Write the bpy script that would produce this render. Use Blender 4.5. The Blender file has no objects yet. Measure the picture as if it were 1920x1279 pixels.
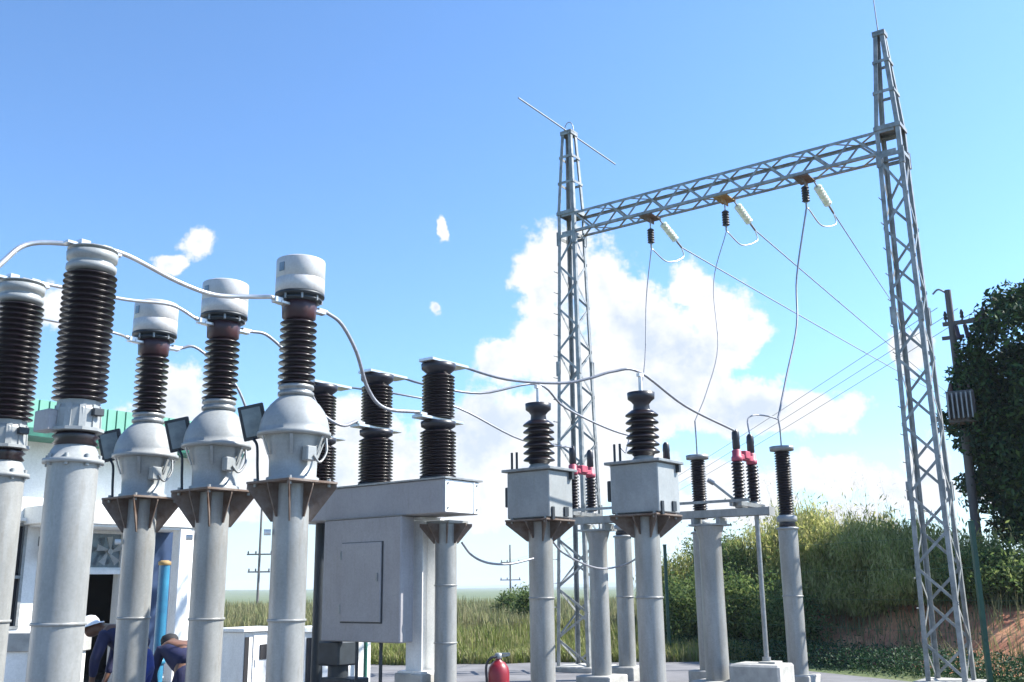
import bpy, bmesh, math, random
import numpy as np
from mathutils import Vector, Matrix
R = math.radians
sc = bpy.context.scene
col = sc.collection
rng = np.random.default_rng(7)
random.seed(7)

# ------------------------------------------------------------------ camera
F = 1872.0; TH = math.atan(460 / F); ROLL = R(0.7)
cam = bpy.data.cameras.new('camera'); cam.sensor_width = 36; cam.lens = 36 * F / 1920
cam.clip_start = 0.1; cam.clip_end = 9000
co = bpy.data.objects.new('camera', cam); col.objects.link(co)
co.matrix_world = Matrix.Translation((0, 0, 1.6)) @ Matrix.Rotation(R(90) + TH, 4, 'X') @ Matrix.Rotation(-ROLL, 4, 'Z')
sc.camera = co

def at(px, py, Y):
    """point of the place seen at (px,py) of the 1920 photo, Y metres ahead"""
    a = px - 960; b = 640 - py; c, s = math.cos(ROLL), math.sin(ROLL)
    x = a * c + b * s; y = -a * s + b * c
    up = y * math.cos(TH) + F * math.sin(TH); fw = F * math.cos(TH) - y * math.sin(TH)
    return Vector((x / fw * Y, Y, 1.6 + up / fw * Y))

# ------------------------------------------------------------------ light
SUN_AZ, SUN_EL = 84, 44            # azimuth clockwise from +Y
w = bpy.data.worlds.new('World'); sc.world = w; w.use_nodes = True
nt = w.node_tree; nt.nodes.clear()
def N(t, **k):
    n = nt.nodes.new(t)
    for a, b in k.items(): setattr(n, a, b)
    return n
def L(a, b): nt.links.new(a, b)
out = N('ShaderNodeOutputWorld'); bg = N('ShaderNodeBackground'); L(bg.outputs[0], out.inputs[0])
sky = N('ShaderNodeTexSky', sky_type='NISHITA'); sky.sun_disc = False
sky.sun_elevation = R(SUN_EL); sky.sun_rotation = R(SUN_AZ)
sky.air_density = 1.0; sky.dust_density = 0.6; sky.ozone_density = 2.0
bg.inputs[1].default_value = 0.055
tint = N('ShaderNodeMix', data_type='RGBA', blend_type='MULTIPLY'); tint.inputs[0].default_value = 1
L(sky.outputs[0], tint.inputs[6]); pass
tc = N('ShaderNodeTexCoord'); sep = N('ShaderNodeSeparateXYZ'); L(tc.outputs['Generated'], sep.inputs[0])
def M(op, a, b=None, c=None, clamp=False):
    n = N('ShaderNodeMath', operation=op); n.use_clamp = clamp
    for i, v in enumerate((a, b, c)):
        if v is None: continue
        if isinstance(v, (int, float)): n.inputs[i].default_value = v
        else: L(v, n.inputs[i])
    return n.outputs[0]
ay = M('MAXIMUM', M('ABSOLUTE', sep.outputs[1]), 0.02)
u = M('DIVIDE', sep.outputs[0], ay); v = M('DIVIDE', sep.outputs[2], ay)
gr = N('ShaderNodeMapRange'); L(sep.outputs[0], gr.inputs[0]); gr.inputs[1].default_value = -.5; gr.inputs[2].default_value = .5; gr.inputs[3].default_value = 1.0; gr.inputs[4].default_value = 1.22
tcol = N('ShaderNodeVectorMath', operation='SCALE'); tcol.inputs[0].default_value = (1.14, 1.53, 1.90); L(gr.outputs[0], tcol.inputs['Scale']); L(tcol.outputs[0], tint.inputs[7])
uv = N('ShaderNodeCombineXYZ'); L(u, uv.inputs[0]); L(v, uv.inputs[1]); L(M('SIGN', sep.outputs[1]), uv.inputs[2])
def noise(scale, detail=8, rough=0.6, off=(0, 0, 0)):
    m = N('ShaderNodeVectorMath', operation='ADD'); L(uv.outputs[0], m.inputs[0]); m.inputs[1].default_value = off
    n = N('ShaderNodeTexNoise'); L(m.outputs[0], n.inputs['Vector'])
    n.inputs['Scale'].default_value = scale; n.inputs['Detail'].default_value = detail; n.inputs['Roughness'].default_value = rough
    return n
# cumulus clouds: (px, py, rx, ry) of the photo, turned into directions of the sky
CL = [(1062,492,58,70),(1018,560,50,88),(1122,535,72,92),(1150,600,92,85),(1212,655,120,85),(1090,690,120,80),(1035,640,75,75),(1180,575,60,60),
      (1302,545,44,52),(1345,590,78,62),(1405,620,42,40),(1290,665,105,75),(1375,650,45,45),(1440,775,175,42),(1330,750,150,60),(1560,782,72,30),(1200,755,150,65),
      (948,680,58,42),(905,825,112,82),(1010,880,170,95),(800,890,75,58),(660,800,52,55),(640,880,90,50),(1080,810,150,80),
      (1545,905,120,42),(1690,930,110,52),(1480,880,60,28),(1900,900,80,60),(1705,660,34,42),(1370,905,110,40),
      (330,745,62,68),(250,800,60,50),(95,572,40,40),(372,452,36,30),(325,490,27,16),(810,586,17,15),(832,430,10,22),
      (-160,640,150,90),(2150,700,160,90),(470,860,70,45),(1160,885,150,55),(1310,950,90,38),(1620,985,110,45),(1230,720,120,60),(1000,790,110,60),(730,845,60,60),(570,880,80,60),(440,930,60,40),(860,960,120,40),(1740,900,60,60),(1420,960,100,40),(1040,530,62,92)]
wz = noise(14, 6, 0.6, (5, 5, 5)); wv = N('ShaderNodeVectorMath', operation='MULTIPLY_ADD'); L(wz.outputs['Color'], wv.inputs[0]); wv.inputs[1].default_value = (.055, .045, 0); wv.inputs[2].default_value = (-.0275, -.0225, 0)
wu = N('ShaderNodeVectorMath', operation='ADD'); L(uv.outputs[0], wu.inputs[0]); L(wv.outputs[0], wu.inputs[1])
f = None
for (px, py, rx, ry) in CL:
    c = at(px, py, 1.0); s = 1.0 / F * 1.03
    k = N('ShaderNodeVectorMath', operation='MULTIPLY_ADD'); L(wu.outputs[0], k.inputs[0])
    ix, iy = 1 / (rx * s), 1 / (ry * s * 1.04)
    k.inputs[1].default_value = (ix, iy, 3); k.inputs[2].default_value = (-c.x * ix, -(c.z - 1.6) * iy, -3)
    l = N('ShaderNodeVectorMath', operation='LENGTH'); L(k.outputs[0], l.inputs[0])
    f = l.outputs['Value'] if f is None else M('SMOOTH_MIN', f, l.outputs['Value'], 0.22)
n1 = noise(20, 12, 0.66); n2 = noise(5, 6, 0.55, (3, 1, 7))
g = M('ADD', f, M('MULTIPLY', M('SUBTRACT', n1.outputs[0], 0.5), 2.7))
g = M('ADD', g, M('MULTIPLY', M('SUBTRACT', n2.outputs[0], 0.5), 1.3))
mr = N('ShaderNodeMapRange', interpolation_type='SMOOTHSTEP'); L(g, mr.inputs[0])
mr.inputs[1].default_value = 1.22; mr.inputs[2].default_value = 0.74; mr.inputs[3].default_value = 0; mr.inputs[4].default_value = 1
# thin veil low over the horizon
n3 = N('ShaderNodeTexNoise'); m3 = N('ShaderNodeVectorMath', operation='MULTIPLY'); L(uv.outputs[0], m3.inputs[0]); m3.inputs[1].default_value = (3, 16, 1)
L(m3.outputs[0], n3.inputs['Vector']); n3.inputs['Scale'].default_value = 1.6; n3.inputs['Detail'].default_value = 7
lowm = N('ShaderNodeMapRange', interpolation_type='SMOOTHSTEP'); L(v, lowm.inputs[0])
lowm.inputs[1].default_value = 0.20; lowm.inputs[2].default_value = -0.02; lowm.inputs[3].default_value = 0; lowm.inputs[4].default_value = 0.6
veil = M('MULTIPLY', lowm.outputs[0], M('MULTIPLY_ADD', n3.outputs[0], 1.7, -0.25, clamp=True))
dens = M('MAXIMUM', mr.outputs[0], veil)
# cloud body: brilliant tops, faint blue-grey bellies
n4 = noise(9, 6, 0.6, (9, 4, 2))
cr = N('ShaderNodeValToRGB'); L(M('ADD', n4.outputs[0], M('MULTIPLY', g, 0.16)), cr.inputs[0])
cr.color_ramp.elements[0].position = 0.40; cr.color_ramp.elements[0].color = (5.2, 5.9, 6.9, 1)
cr.color_ramp.elements[1].position = 0.55; cr.color_ramp.elements[1].color = (7.5, 7.6, 7.8, 1)
mixc = N('ShaderNodeMix', data_type='RGBA'); L(dens, mixc.inputs[0]); L(tint.outputs[2], mixc.inputs[6]); L(cr.outputs[0], mixc.inputs[7])
L(mixc.outputs[2], bg.inputs[0])

sd = bpy.data.lights.new('sun', 'SUN'); sd.energy = 5.0; sd.angle = R(0.53); sd.color = (1, 0.955, 0.88)
so = bpy.data.objects.new('sun', sd); col.objects.link(so)
sdir = Vector((math.sin(R(SUN_AZ)) * math.cos(R(SUN_EL)), math.cos(R(SUN_AZ)) * math.cos(R(SUN_EL)), math.sin(R(SUN_EL))))
so.rotation_euler = sdir.to_track_quat('Z', 'Y').to_euler(); so.location = sdir * 60
sc.view_settings.view_transform = 'Standard'; sc.view_settings.look = 'None'
sc.view_settings.exposure = 1.34; sc.view_settings.gamma = 1; sc.cycles.pixel_filter_width = 1.9

# ------------------------------------------------------------------ materials
def mat(name, c, rough=0.6, metal=0.0, c2=None, scale=6.0, bump=0.0, stretch=None, coat=0.0, detail=6, lo=0.35, hi=0.65, dirt=0.0, dcol=(.16,.12,.08)):
    m = bpy.data.materials.new(name); m.use_nodes = True; t = m.node_tree; b = t.nodes['Principled BSDF']
    b.inputs['Roughness'].default_value = rough; b.inputs['Metallic'].default_value = metal
    if coat: b.inputs['Coat Weight'].default_value = coat; b.inputs['Coat Roughness'].default_value = 0.1
    c = tuple(c) + (1,); c2 = (tuple(c2) + (1,)) if c2 else tuple(x * 0.8 for x in c[:3]) + (1,)
    tcn = t.nodes.new('ShaderNodeTexCoord'); mp = t.nodes.new('ShaderNodeMapping'); nz = t.nodes.new('ShaderNodeTexNoise'); rp = t.nodes.new('ShaderNodeValToRGB')
    t.links.new(tcn.outputs['Object'], mp.inputs[0]); t.links.new(mp.outputs[0], nz.inputs['Vector'])
    if stretch: mp.inputs['Scale'].default_value = stretch
    nz.inputs['Scale'].default_value = scale; nz.inputs['Detail'].default_value = detail; nz.inputs['Roughness'].default_value = 0.65
    t.links.new(nz.outputs[0], rp.inputs[0]); rp.color_ramp.elements[0].position = lo; rp.color_ramp.elements[1].position = hi
    rp.color_ramp.elements[0].color = c2; rp.color_ramp.elements[1].color = c
    if dirt:
        m2 = t.nodes.new('ShaderNodeMapping'); m2.inputs['Scale'].default_value = (7, 7, .9); t.links.new(tcn.outputs['Object'], m2.inputs[0])
        z2 = t.nodes.new('ShaderNodeTexNoise'); z2.inputs['Scale'].default_value = 2.2; z2.inputs['Detail'].default_value = 9; z2.inputs['Roughness'].default_value = .7; t.links.new(m2.outputs[0], z2.inputs['Vector'])
        r2 = t.nodes.new('ShaderNodeMapRange'); t.links.new(z2.outputs[0], r2.inputs[0]); r2.inputs[1].default_value = .52; r2.inputs[2].default_value = .74; r2.inputs[4].default_value = dirt
        x2 = t.nodes.new('ShaderNodeMix'); x2.data_type = 'RGBA'; t.links.new(r2.outputs[0], x2.inputs[0]); t.links.new(rp.outputs[0], x2.inputs[6]); x2.inputs[7].default_value = tuple(dcol) + (1,)
        z3 = t.nodes.new('ShaderNodeTexVoronoi'); z3.inputs['Scale'].default_value = 55; t.links.new(tcn.outputs['Object'], z3.inputs['Vector'])
        h3 = t.nodes.new('ShaderNodeHueSaturation'); t.links.new(x2.outputs[2], h3.inputs['Color']); r3 = t.nodes.new('ShaderNodeMapRange'); s3 = t.nodes.new('ShaderNodeSeparateColor'); t.links.new(z3.outputs['Color'], s3.inputs[0])
        t.links.new(s3.outputs[0], r3.inputs[0]); r3.inputs[3].default_value = .95; r3.inputs[4].default_value = 1.05; t.links.new(r3.outputs[0], h3.inputs['Value'])
        t.links.new(h3.outputs[0], b.inputs['Base Color'])
    else: t.links.new(rp.outputs[0], b.inputs['Base Color'])
    if bump:
        bp = t.nodes.new('ShaderNodeBump'); bp.inputs['Strength'].default_value = bump; bp.inputs['Distance'].default_value = 0.02
        t.links.new(nz.outputs[0], bp.inputs['Height']); t.links.new(bp.outputs[0], b.inputs['Normal'])
    return m
def leafmat(name, cols, rough=0.55, trans=0.25):
    m = bpy.data.materials.new(name); m.use_nodes = True; t = m.node_tree; b = t.nodes['Principled BSDF']
    ge = t.nodes.new('ShaderNodeNewGeometry'); rp = t.nodes.new('ShaderNodeValToRGB')
    t.links.new(ge.outputs['Random Per Island'], rp.inputs[0])
    el = rp.color_ramp.elements
    for i, c in enumerate(cols):
        e = el[i] if i < 2 else el.new(0.5)
        e.position = i / (len(cols) - 1)
    for i, e in enumerate(sorted(el, key=lambda e: e.position)): e.color = tuple(cols[i]) + (1,)
    t.links.new(rp.outputs[0], b.inputs['Base Color']); b.inputs['Roughness'].default_value = rough; b.inputs['Specular IOR Level'].default_value = .2
    tr = t.nodes.new('ShaderNodeBsdfTranslucent'); t.links.new(rp.outputs[0], tr.inputs[0])
    mx = t.nodes.new('ShaderNodeMixShader'); mx.inputs[0].default_value = trans
    o = [n for n in t.nodes if n.type == 'OUTPUT_MATERIAL'][0]
    t.links.new(b.outputs[0], mx.inputs[1]); t.links.new(tr.outputs[0], mx.inputs[2]); t.links.new(mx.outputs[0], o.inputs[0])
    return m
MT = dict(
    post=mat('painted_steel_post', (.325,.33,.32), .38, .10, (.205,.21,.203), 2.2, .08, (1,1,.35), dirt=.55, dcol=(.17,.145,.11)),
    galv=mat('galvanised_steel', (.30,.31,.31), .4, .4, (.20,.21,.21), 9, .1, dirt=.4),
    lattice=mat('galvanised_lattice', (.32,.335,.33), .42, .2, (.16,.175,.175), 5, dirt=.7, dcol=(.08,.075,.07)),
    rust=mat('stained_steel', (.20,.17,.15), .7, .25, (.09,.05,.03), 6, .2, None, 0, 6, .3, .7),
    porc=mat('brown_porcelain', (.013,.007,.009), .30, 0, (.008,.005,.007), 5, 0, None, .15),
    black=mat('black_polymer', (.012,.013,.02), .4, 0, (.02,.02,.028), 5),
    brown=mat('reddish_brown_terminal_block', (.055,.02,.024), .4, 0, (.03,.012,.016), 7, .1),
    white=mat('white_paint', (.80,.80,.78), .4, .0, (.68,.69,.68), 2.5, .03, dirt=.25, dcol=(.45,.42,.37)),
    grey=mat('light_grey_tank_paint', (.30,.315,.315), .38, .0, (.235,.25,.25), 3, .05, dirt=.25, dcol=(.20,.18,.15)),
    boxg=mat('grey_cabinet_paint', (.30,.295,.305), .5, .0, (.25,.245,.255), 2, .04, dirt=.4, dcol=(.20,.18,.16)),
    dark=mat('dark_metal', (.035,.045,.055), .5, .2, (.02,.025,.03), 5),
    glasspanel=mat('grey_panel', (.20,.25,.28), .25, .2, (.13,.17,.2), 8),
    alu=mat('aluminium_tube', (.66,.67,.67), .3, .7, (.5,.5,.5), 6),
    cable=mat('stranded_aluminium', (.30,.31,.34), .5, .5, (.2,.21,.24), 30),
    red=mat('red_contact_paint', (.40,.075,.12), .55, 0, (.28,.04,.07), 7),
    redf=mat('red_enamel', (.24,.007,.018), .42, 0, (.17,.005,.012), 5, 0, None, .1),
    glassins=mat('pale_glass_disc', (.80,.82,.74), .1, 0, (.6,.68,.5), 9, 0, None, .8),
    conc=mat('concrete', (.42,.41,.38), .9, 0, (.28,.28,.26), 5, .4),
    can=mat('cast_aluminium_can', (.46,.46,.45), .38, .1, (.38,.38,.38), 4, .05, dirt=.35, dcol=(.28,.26,.23)),
    wall=mat('white_render', (.80,.80,.77), .85, 0, (.68,.68,.65), 1.5, .1, dirt=.4, dcol=(.45,.43,.38)),
    mint=mat('mint_green_sheet', (.16,.38,.29), .45, .1, (.13,.32,.24), 2),
    gut=mat('dark_green_gutter', (.015,.14,.09), .45, 0, (.01,.08,.06), 4),
    blue=mat('blue_pipe_paint', (.025,.19,.31), .45, 0, (.015,.12,.22), 5, 0, None, .3),
    shadewall=mat('shaded_wall_navy', (.02,.05,.12), .5, 0, (.015,.035,.09), 3),  # dark blue colour stands in for white wall in shade
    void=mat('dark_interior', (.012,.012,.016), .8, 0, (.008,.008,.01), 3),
    fence=mat('green_fence_paint', (.012,.07,.04), .5, 0, (.008,.045,.03), 5),
    bark=mat('bark', (.16,.12,.09), .9, 0, (.08,.06,.045), 8, .6, (1,1,.3)),
    wood=mat('weathered_pole', (.13,.12,.115), .8, 0, (.08,.07,.065), 6, .3, (1,1,.2)),
    navy=mat('navy_workwear', (.014,.018,.07), .8, 0, (.01,.012,.045), 9, .3),
    bluecloth=mat('blue_workwear', (.02,.045,.25), .8, 0, (.012,.03,.16), 9, .3),
    skin=mat('skin', (.16,.08,.05), .5, 0, (.13,.065,.04), 9),
    yellow=mat('ochre_paint', (.36,.24,.09), .7, 0, (.22,.14,.06), 8),
)

# ------------------------------------------------------------------ mesh helpers
class MB:
    def __init__(s): s.v = []; s.f = []; s.sm = []
    def add(s, vs, fs, smooth=False):
        o = len(s.v); s.v += [tuple(p) for p in vs]; s.f += [tuple(i + o for i in q) for q in fs]; s.sm += [smooth] * len(fs); return s
    def box(s, c, d, rot=None, bev=0.0):
        c = Vector(c); x, y, z = (k / 2 for k in d)
        if bev and min(d) > 3 * bev:
            b = bev; vs = []
            for (sx, sy, sz) in [(a, e, g) for a in (-1, 1) for e in (-1, 1) for g in (-1, 1)]:
                vs += [(sx * x, sy * (y - b), sz * (z - b)), (sx * (x - b), sy * y, sz * (z - b)), (sx * (x - b), sy * (y - b), sz * z)]
            bm = bmesh.new(); [bm.verts.new(q) for q in vs]; r = bmesh.ops.convex_hull(bm, input=bm.verts[:])
            bmesh.ops.dissolve_limit(bm, angle_limit=.01, verts=bm.verts[:], edges=bm.edges[:])
            bm.verts.index_update(); pts = [v.co.copy() for v in bm.verts]; fs = [[v.index for v in f_.verts] for f_ in bm.faces]; bm.free()
        else:
            pts = [Vector((a * x, e * y, g * z)) for a in (-1, 1) for e in (-1, 1) for g in (-1, 1)]
            fs = [(0,1,3,2),(4,6,7,5),(0,4,5,1),(2,3,7,6),(0,2,6,4),(1,5,7,3)]
        if rot is not None: pts = [rot @ p for p in pts]
        return s.add([c + p for p in pts], fs)
    def lathe(s, prof, c=(0, 0, 0), n=24, axis=None, caps=True):
        c = Vector(c); q = Matrix.Identity(3) if axis is None else Vector(axis).normalized().to_track_quat('Z', 'Y').to_matrix()
        vs = []; fs = []
        for (r, z) in prof:
            for i in range(n):
                a = 2 * math.pi * i / n; vs.append(c + q @ Vector((r * math.cos(a), r * math.sin(a), z)))
        for k in range(len(prof) - 1):
            for i in range(n):
                j = (i + 1) % n; fs.append((k * n + i, k * n + j, (k + 1) * n + j, (k + 1) * n + i))
        s.add(vs, fs, True)
        if caps:
            s.add(vs[:n], [tuple(range(n))[::-1]]); s.add(vs[-n:], [tuple(range(n))])
        return s
    def cyl(s, p0, p1, r0, r1=None, n=12):
        p0 = Vector(p0); p1 = Vector(p1); d = p1 - p0
        return s.lathe([(r0, 0), (r1 if r1 is not None else r0, d.length)], p0, n, d)
    def bar(s, p0, p1, wd, th, up=(0, 0, 1)):
        p0 = Vector(p0); p1 = Vector(p1); d = p1 - p0; z = d.normalized(); x = Vector(up).cross(z)
        if x.length < 1e-3: x = Vector((1, 0, 0))
        x.normalize(); y = z.cross(x); m = Matrix((x, y, z)).transposed()
        return s.box((p0 + p1) / 2, (wd, th, d.length), m)
    def tube(s, pts, r, n=8, sub=6):
        P = [Vector(p) for p in pts]; Q = []
        if len(P) > 2 and sub > 1:
            E = [2 * P[0] - P[1]] + P + [2 * P[-1] - P[-2]]
            for i in range(1, len(E) - 2):
                for k in range(sub):
                    t = k / sub; a, b, c, d = E[i - 1], E[i], E[i + 1], E[i + 2]
                    Q.append(.5 * ((2 * b) + (c - a) * t + (2 * a - 5 * b + 4 * c - d) * t * t + (3 * b - a - 3 * c + d) * t ** 3))
            Q.append(P[-1])
        else: Q = P
        vs = []; fs = []; px = None
        for i, p in enumerate(Q):
            t = (Q[min(i + 1, len(Q) - 1)] - Q[max(i - 1, 0)]).normalized()
            if px is None: px = Vector((.3, .2, 1)).cross(t)
            px = (px - t * px.dot(t)).normalized(); py = t.cross(px)
            for k in range(n):
                a = 2 * math.pi * k / n; vs.append(p + px * r * math.cos(a) + py * r * math.sin(a))
        for i in range(len(Q) - 1):
            for k in range(n):
                j = (k + 1) % n; fs.append((i * n + k, i * n + j, (i + 1) * n + j, (i + 1) * n + k))
        s.add(vs, fs, True); s.add(vs[:n], [tuple(range(n))[::-1]]); s.add(vs[-n:], [tuple(range(n))]); return s
    def angle(s, p0, p1, a, t, dx, dy):
        """L section between two points, flanges pointing to dx and dy"""
        p0 = Vector(p0); p1 = Vector(p1); dx = Vector(dx); dy = Vector(dy)
        sec = [(0,0),(a,0),(a,t),(t,t),(t,a),(0,a)]
        vs = [p + dx * q[0] + dy * q[1] for p in (p0, p1) for q in sec]
        fs = [(i, (i + 1) % 6, (i + 1) % 6 + 6, i + 6) for i in range(6)] + [(5,4,3,2,1,0), (6,7,8,9,10,11)]
        return s.add(vs, fs)
    def build(s, name, m, parent=None):
        me = bpy.data.meshes.new(name); me.from_pydata(s.v, [], s.f); me.polygons.foreach_set('use_smooth', s.sm)
        bm = bmesh.new(); bm.from_mesh(me); bmesh.ops.recalc_face_normals(bm, faces=bm.faces[:]); bm.to_mesh(me); bm.free()
        me.materials.append(MT[m] if isinstance(m, str) else m); me.update()
        o = bpy.data.objects.new(name, me); col.objects.link(o)
        if parent: o.parent = parent
        return o
def tag(o, label=None, cat=None, group=None, kind=None):
    if label: o['label'] = label
    if cat: o['category'] = cat
    if group: o['group'] = group
    if kind: o['kind'] = kind
    return o
def empty(name, loc, rz=0.0):
    o = bpy.data.objects.new(name, None); col.objects.link(o); o.location = loc; o.rotation_euler = (0, 0, rz); o.empty_display_size = .2; return o
def copy_tree(o, parent=None):
    c = o.copy(); col.objects.link(c); c.parent = parent
    for ch in o.children[:]: copy_tree(ch, c)
    return c
BAY = math.atan2(.8, .6)      # local +x runs away to the right along the bay, +y away to the left across the phases
VV = Vector((.6, .8, 0)); UU = Vector((-.8, .6, 0))

def sheds(z0, z1, ro, rc, n, skirt=.35):
    """profile of a ribbed insulator"""
    p = [(rc, z0)]; h = (z1 - z0) / n
    for i in range(n):
        z = z0 + i * h
        p += [(rc, z + h * .18), (ro * .985, z + h * .28), (ro, z + h * .36), (ro * .97, z + h * .46), (rc + (ro - rc) * skirt, z + h * .74), (rc, z + h * .97)]
    p.append((rc, z1)); return p

# ------------------------------------------------------------------ ground, road, bank
def gmat():
    m = bpy.data.materials.new('field_ground'); m.use_nodes = True; t = m.node_tree; b = t.nodes['Principled BSDF']; b.inputs['Roughness'].default_value = .95
    tcn = t.nodes.new('ShaderNodeTexCoord'); rps = []
    for sc_, c in ((.02, ((.05,.085,.025), (.10,.12,.045))), (.6, ((.06,.10,.02), (.13,.14,.05)))):
        nz = t.nodes.new('ShaderNodeTexNoise'); nz.inputs['Scale'].default_value = sc_; nz.inputs['Detail'].default_value = 8
        t.links.new(tcn.outputs['Object'], nz.inputs['Vector']); rp = t.nodes.new('ShaderNodeValToRGB'); t.links.new(nz.outputs[0], rp.inputs[0])
        rp.color_ramp.elements[0].position = .35; rp.color_ramp.elements[1].position = .65
        rp.color_ramp.elements[0].color = c[0] + (1,); rp.color_ramp.elements[1].color = c[1] + (1,); rps.append(rp)
    mx = t.nodes.new('ShaderNodeMix'); mx.data_type = 'RGBA'; mx.inputs[0].default_value = .5
    t.links.new(rps[0].outputs[0], mx.inputs[6]); t.links.new(rps[1].outputs[0], mx.inputs[7]); t.links.new(mx.outputs[2], b.inputs['Base Color'])
    return m
vs = [(0, 0, 0)]; fs = []; rad = [0.0]; NA = 180; rr = 5
while rr < 5200: rad.append(rr); rr *= 1.13
for k, r_ in enumerate(rad[1:]):
    for i in range(NA):
        a = 2 * math.pi * i / NA; x, y = r_ * math.cos(a), r_ * math.sin(a)
        z = 0 if r_ < 80 else (math.sin(x * .0031 + 1) * math.cos(y * .0027) + math.sin(x * .0011 + y * .0016)) * min(1.0, (r_ - 80) / 1500) * 4.0 - min(3.0, (r_ - 80) / 100)
        if r_ > 3000: z += (r_ - 3000) * .004 * (1 + .5 * math.sin(a * 23) + .3 * math.sin(a * 61))
        vs.append((x, y, z))
for i in range(NA): fs.append((0, 1 + i, 1 + (i + 1) % NA))
for k in range(len(rad) - 2):
    for i in range(NA):
        j = (i + 1) % NA; a = 1 + k * NA; fs.append((a + i, a + NA + i, a + NA + j, a + j))
o = MB().add(vs, fs, True).build('ground', gmat()); tag(o, kind='structure')

yard = mat('yard_concrete', (.17,.168,.175), .92, 0, (.11,.11,.115), 1.3, .25, None, 0, 10)
o = MB().add([(-40, -12, .02), (14, -12, .02), (12.5, 4, .02), (7.1, 15.6, .02), (3.9, 22.6, .02), (-5.5, 22.4, .02), (-40, 21.5, .02)] +
             [(-40, -12, -.1), (14, -12, -.1), (12.5, 4, -.1), (7.1, 15.6, -.1), (3.9, 22.6, -.1), (-5.5, 22.4, -.1), (-40, 21.5, -.1)],
             [(0, 1, 2, 3, 4, 5, 6)] + [(i, i + 7, (i + 1) % 7 + 7, (i + 1) % 7) for i in range(7)]).build('yard_paving', yard); tag(o, kind='structure')

FD = Vector((.41, -.912, 0)).normalized(); FN = Vector((.912, .41, 0)).normalized(); F0 = Vector((4.9, 24.5, 0))
def hnoise(x, y): return math.sin(x * 1.3 + 2 * math.sin(y * .7)) * .5 + math.sin(y * 2.1 + x * .6) * .3 + math.sin(x * 4.3 + y * 3.7) * .2
def bank_h(k, s):
    t = min(1, max(0, (s + hnoise(k, s) * .25) / 3.4)); t = t * t * (3 - 2 * t)
    fade = min(1, max(0, (k + 11) / 9)); e = min(1, max(0, (17 - s) / 4))
    return (1.3 * t + .10 * hnoise(k * 1.7, s * 1.9) * min(1, max(0, s))) * fade * e - .03
vs = []; fs = []; ks = np.arange(-12, 24.1, .3); ss = np.arange(-.2, 17.2, .3)
for k in ks:
    for s_ in ss:
        p = F0 + FD * k + FN * s_; vs.append((p.x, p.y, bank_h(k, s_)))
m_ = len(ss)
for i in range(len(ks) - 1):
    for j in range(m_ - 1): a = i * m_ + j; fs.append((a, a + 1, a + m_ + 1, a + m_))
soil = mat('red_soil', (.64,.31,.16), .95, 0, (.33,.12,.07), 1.8, .6, None, 0, 9, .38, .62)
o = MB().add(vs, fs, True).build('earth_bank', soil); tag(o, kind='structure')

# ------------------------------------------------------------------ equipment
def post_mb(r, z1, joints=(1.45,), rt=None):
    m = MB().lathe([(r, 0.1), (rt or r, z1)], n=28)
    for zj in joints: m.lathe([(r, zj - .012), (r + .012, zj - .01), (r + .012, zj + .01), (r, zj + .012)], n=28, caps=False)
    return m
def footing(parent, r): return MB().box((0, 0, .12), (r * 3.4, r * 3.4, .24), bev=.015).build('footing', 'conc', parent)

def bracket(parent, half, ztop, zbot, r, mt='rust'):
    m = MB().box((0, 0, ztop - .011), (half * 2, half * 2, .022), bev=.003)
    for sx, sy in ((1, 1), (1, -1), (-1, 1), (-1, -1)):
        d = Vector((sx, sy, 0)).normalized(); q = Vector((-d.y, d.x, 0)) * .006; h = half * 1.38
        A = [d * (r * .8), d * h]
        pts = [d * r * .7 + Vector((0, 0, zbot)), d * (r + .02) + Vector((0, 0, zbot)), d * h + Vector((0, 0, ztop - .06)), d * h + Vector((0, 0, ztop - .023)), d * r * .7 + Vector((0, 0, ztop - .023))]
        m.add([p + q for p in pts] + [p - q for p in pts], [(0,1,2,3,4), (9,8,7,6,5)] + [(i, (i + 1) % 5, (i + 1) % 5 + 5, i + 5) for i in range(5)])
    for a in (0, 90, 180, 270):
        d = Vector((math.cos(R(a)), math.sin(R(a)), 0)); q = Vector((-d.y, d.x, 0)) * .006
        pts = [d * r * .7 + Vector((0, 0, zbot + .04)), d * (r + .02) + Vector((0, 0, zbot + .04)), d * half * .97 + Vector((0, 0, ztop - .05)), d * half * .97 + Vector((0, 0, ztop - .023)), d * r * .7 + Vector((0, 0, ztop - .023))]
        m.add([p + q for p in pts] + [p - q for p in pts], [(0,1,2,3,4), (9,8,7,6,5)] + [(i, (i + 1) % 5, (i + 1) % 5 + 5, i + 5) for i in range(5)])
    b = m.build('bracket', mt, parent)
    for sx, sy in ((1, 1), (1, -1), (-1, 1), (-1, -1)):
        MB().lathe([(.02, ztop - .05), (.02, ztop + .03)], (sx * half * .8, sy * half * .8, 0), 6).build('bolt', 'galv', b)
    return b

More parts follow.
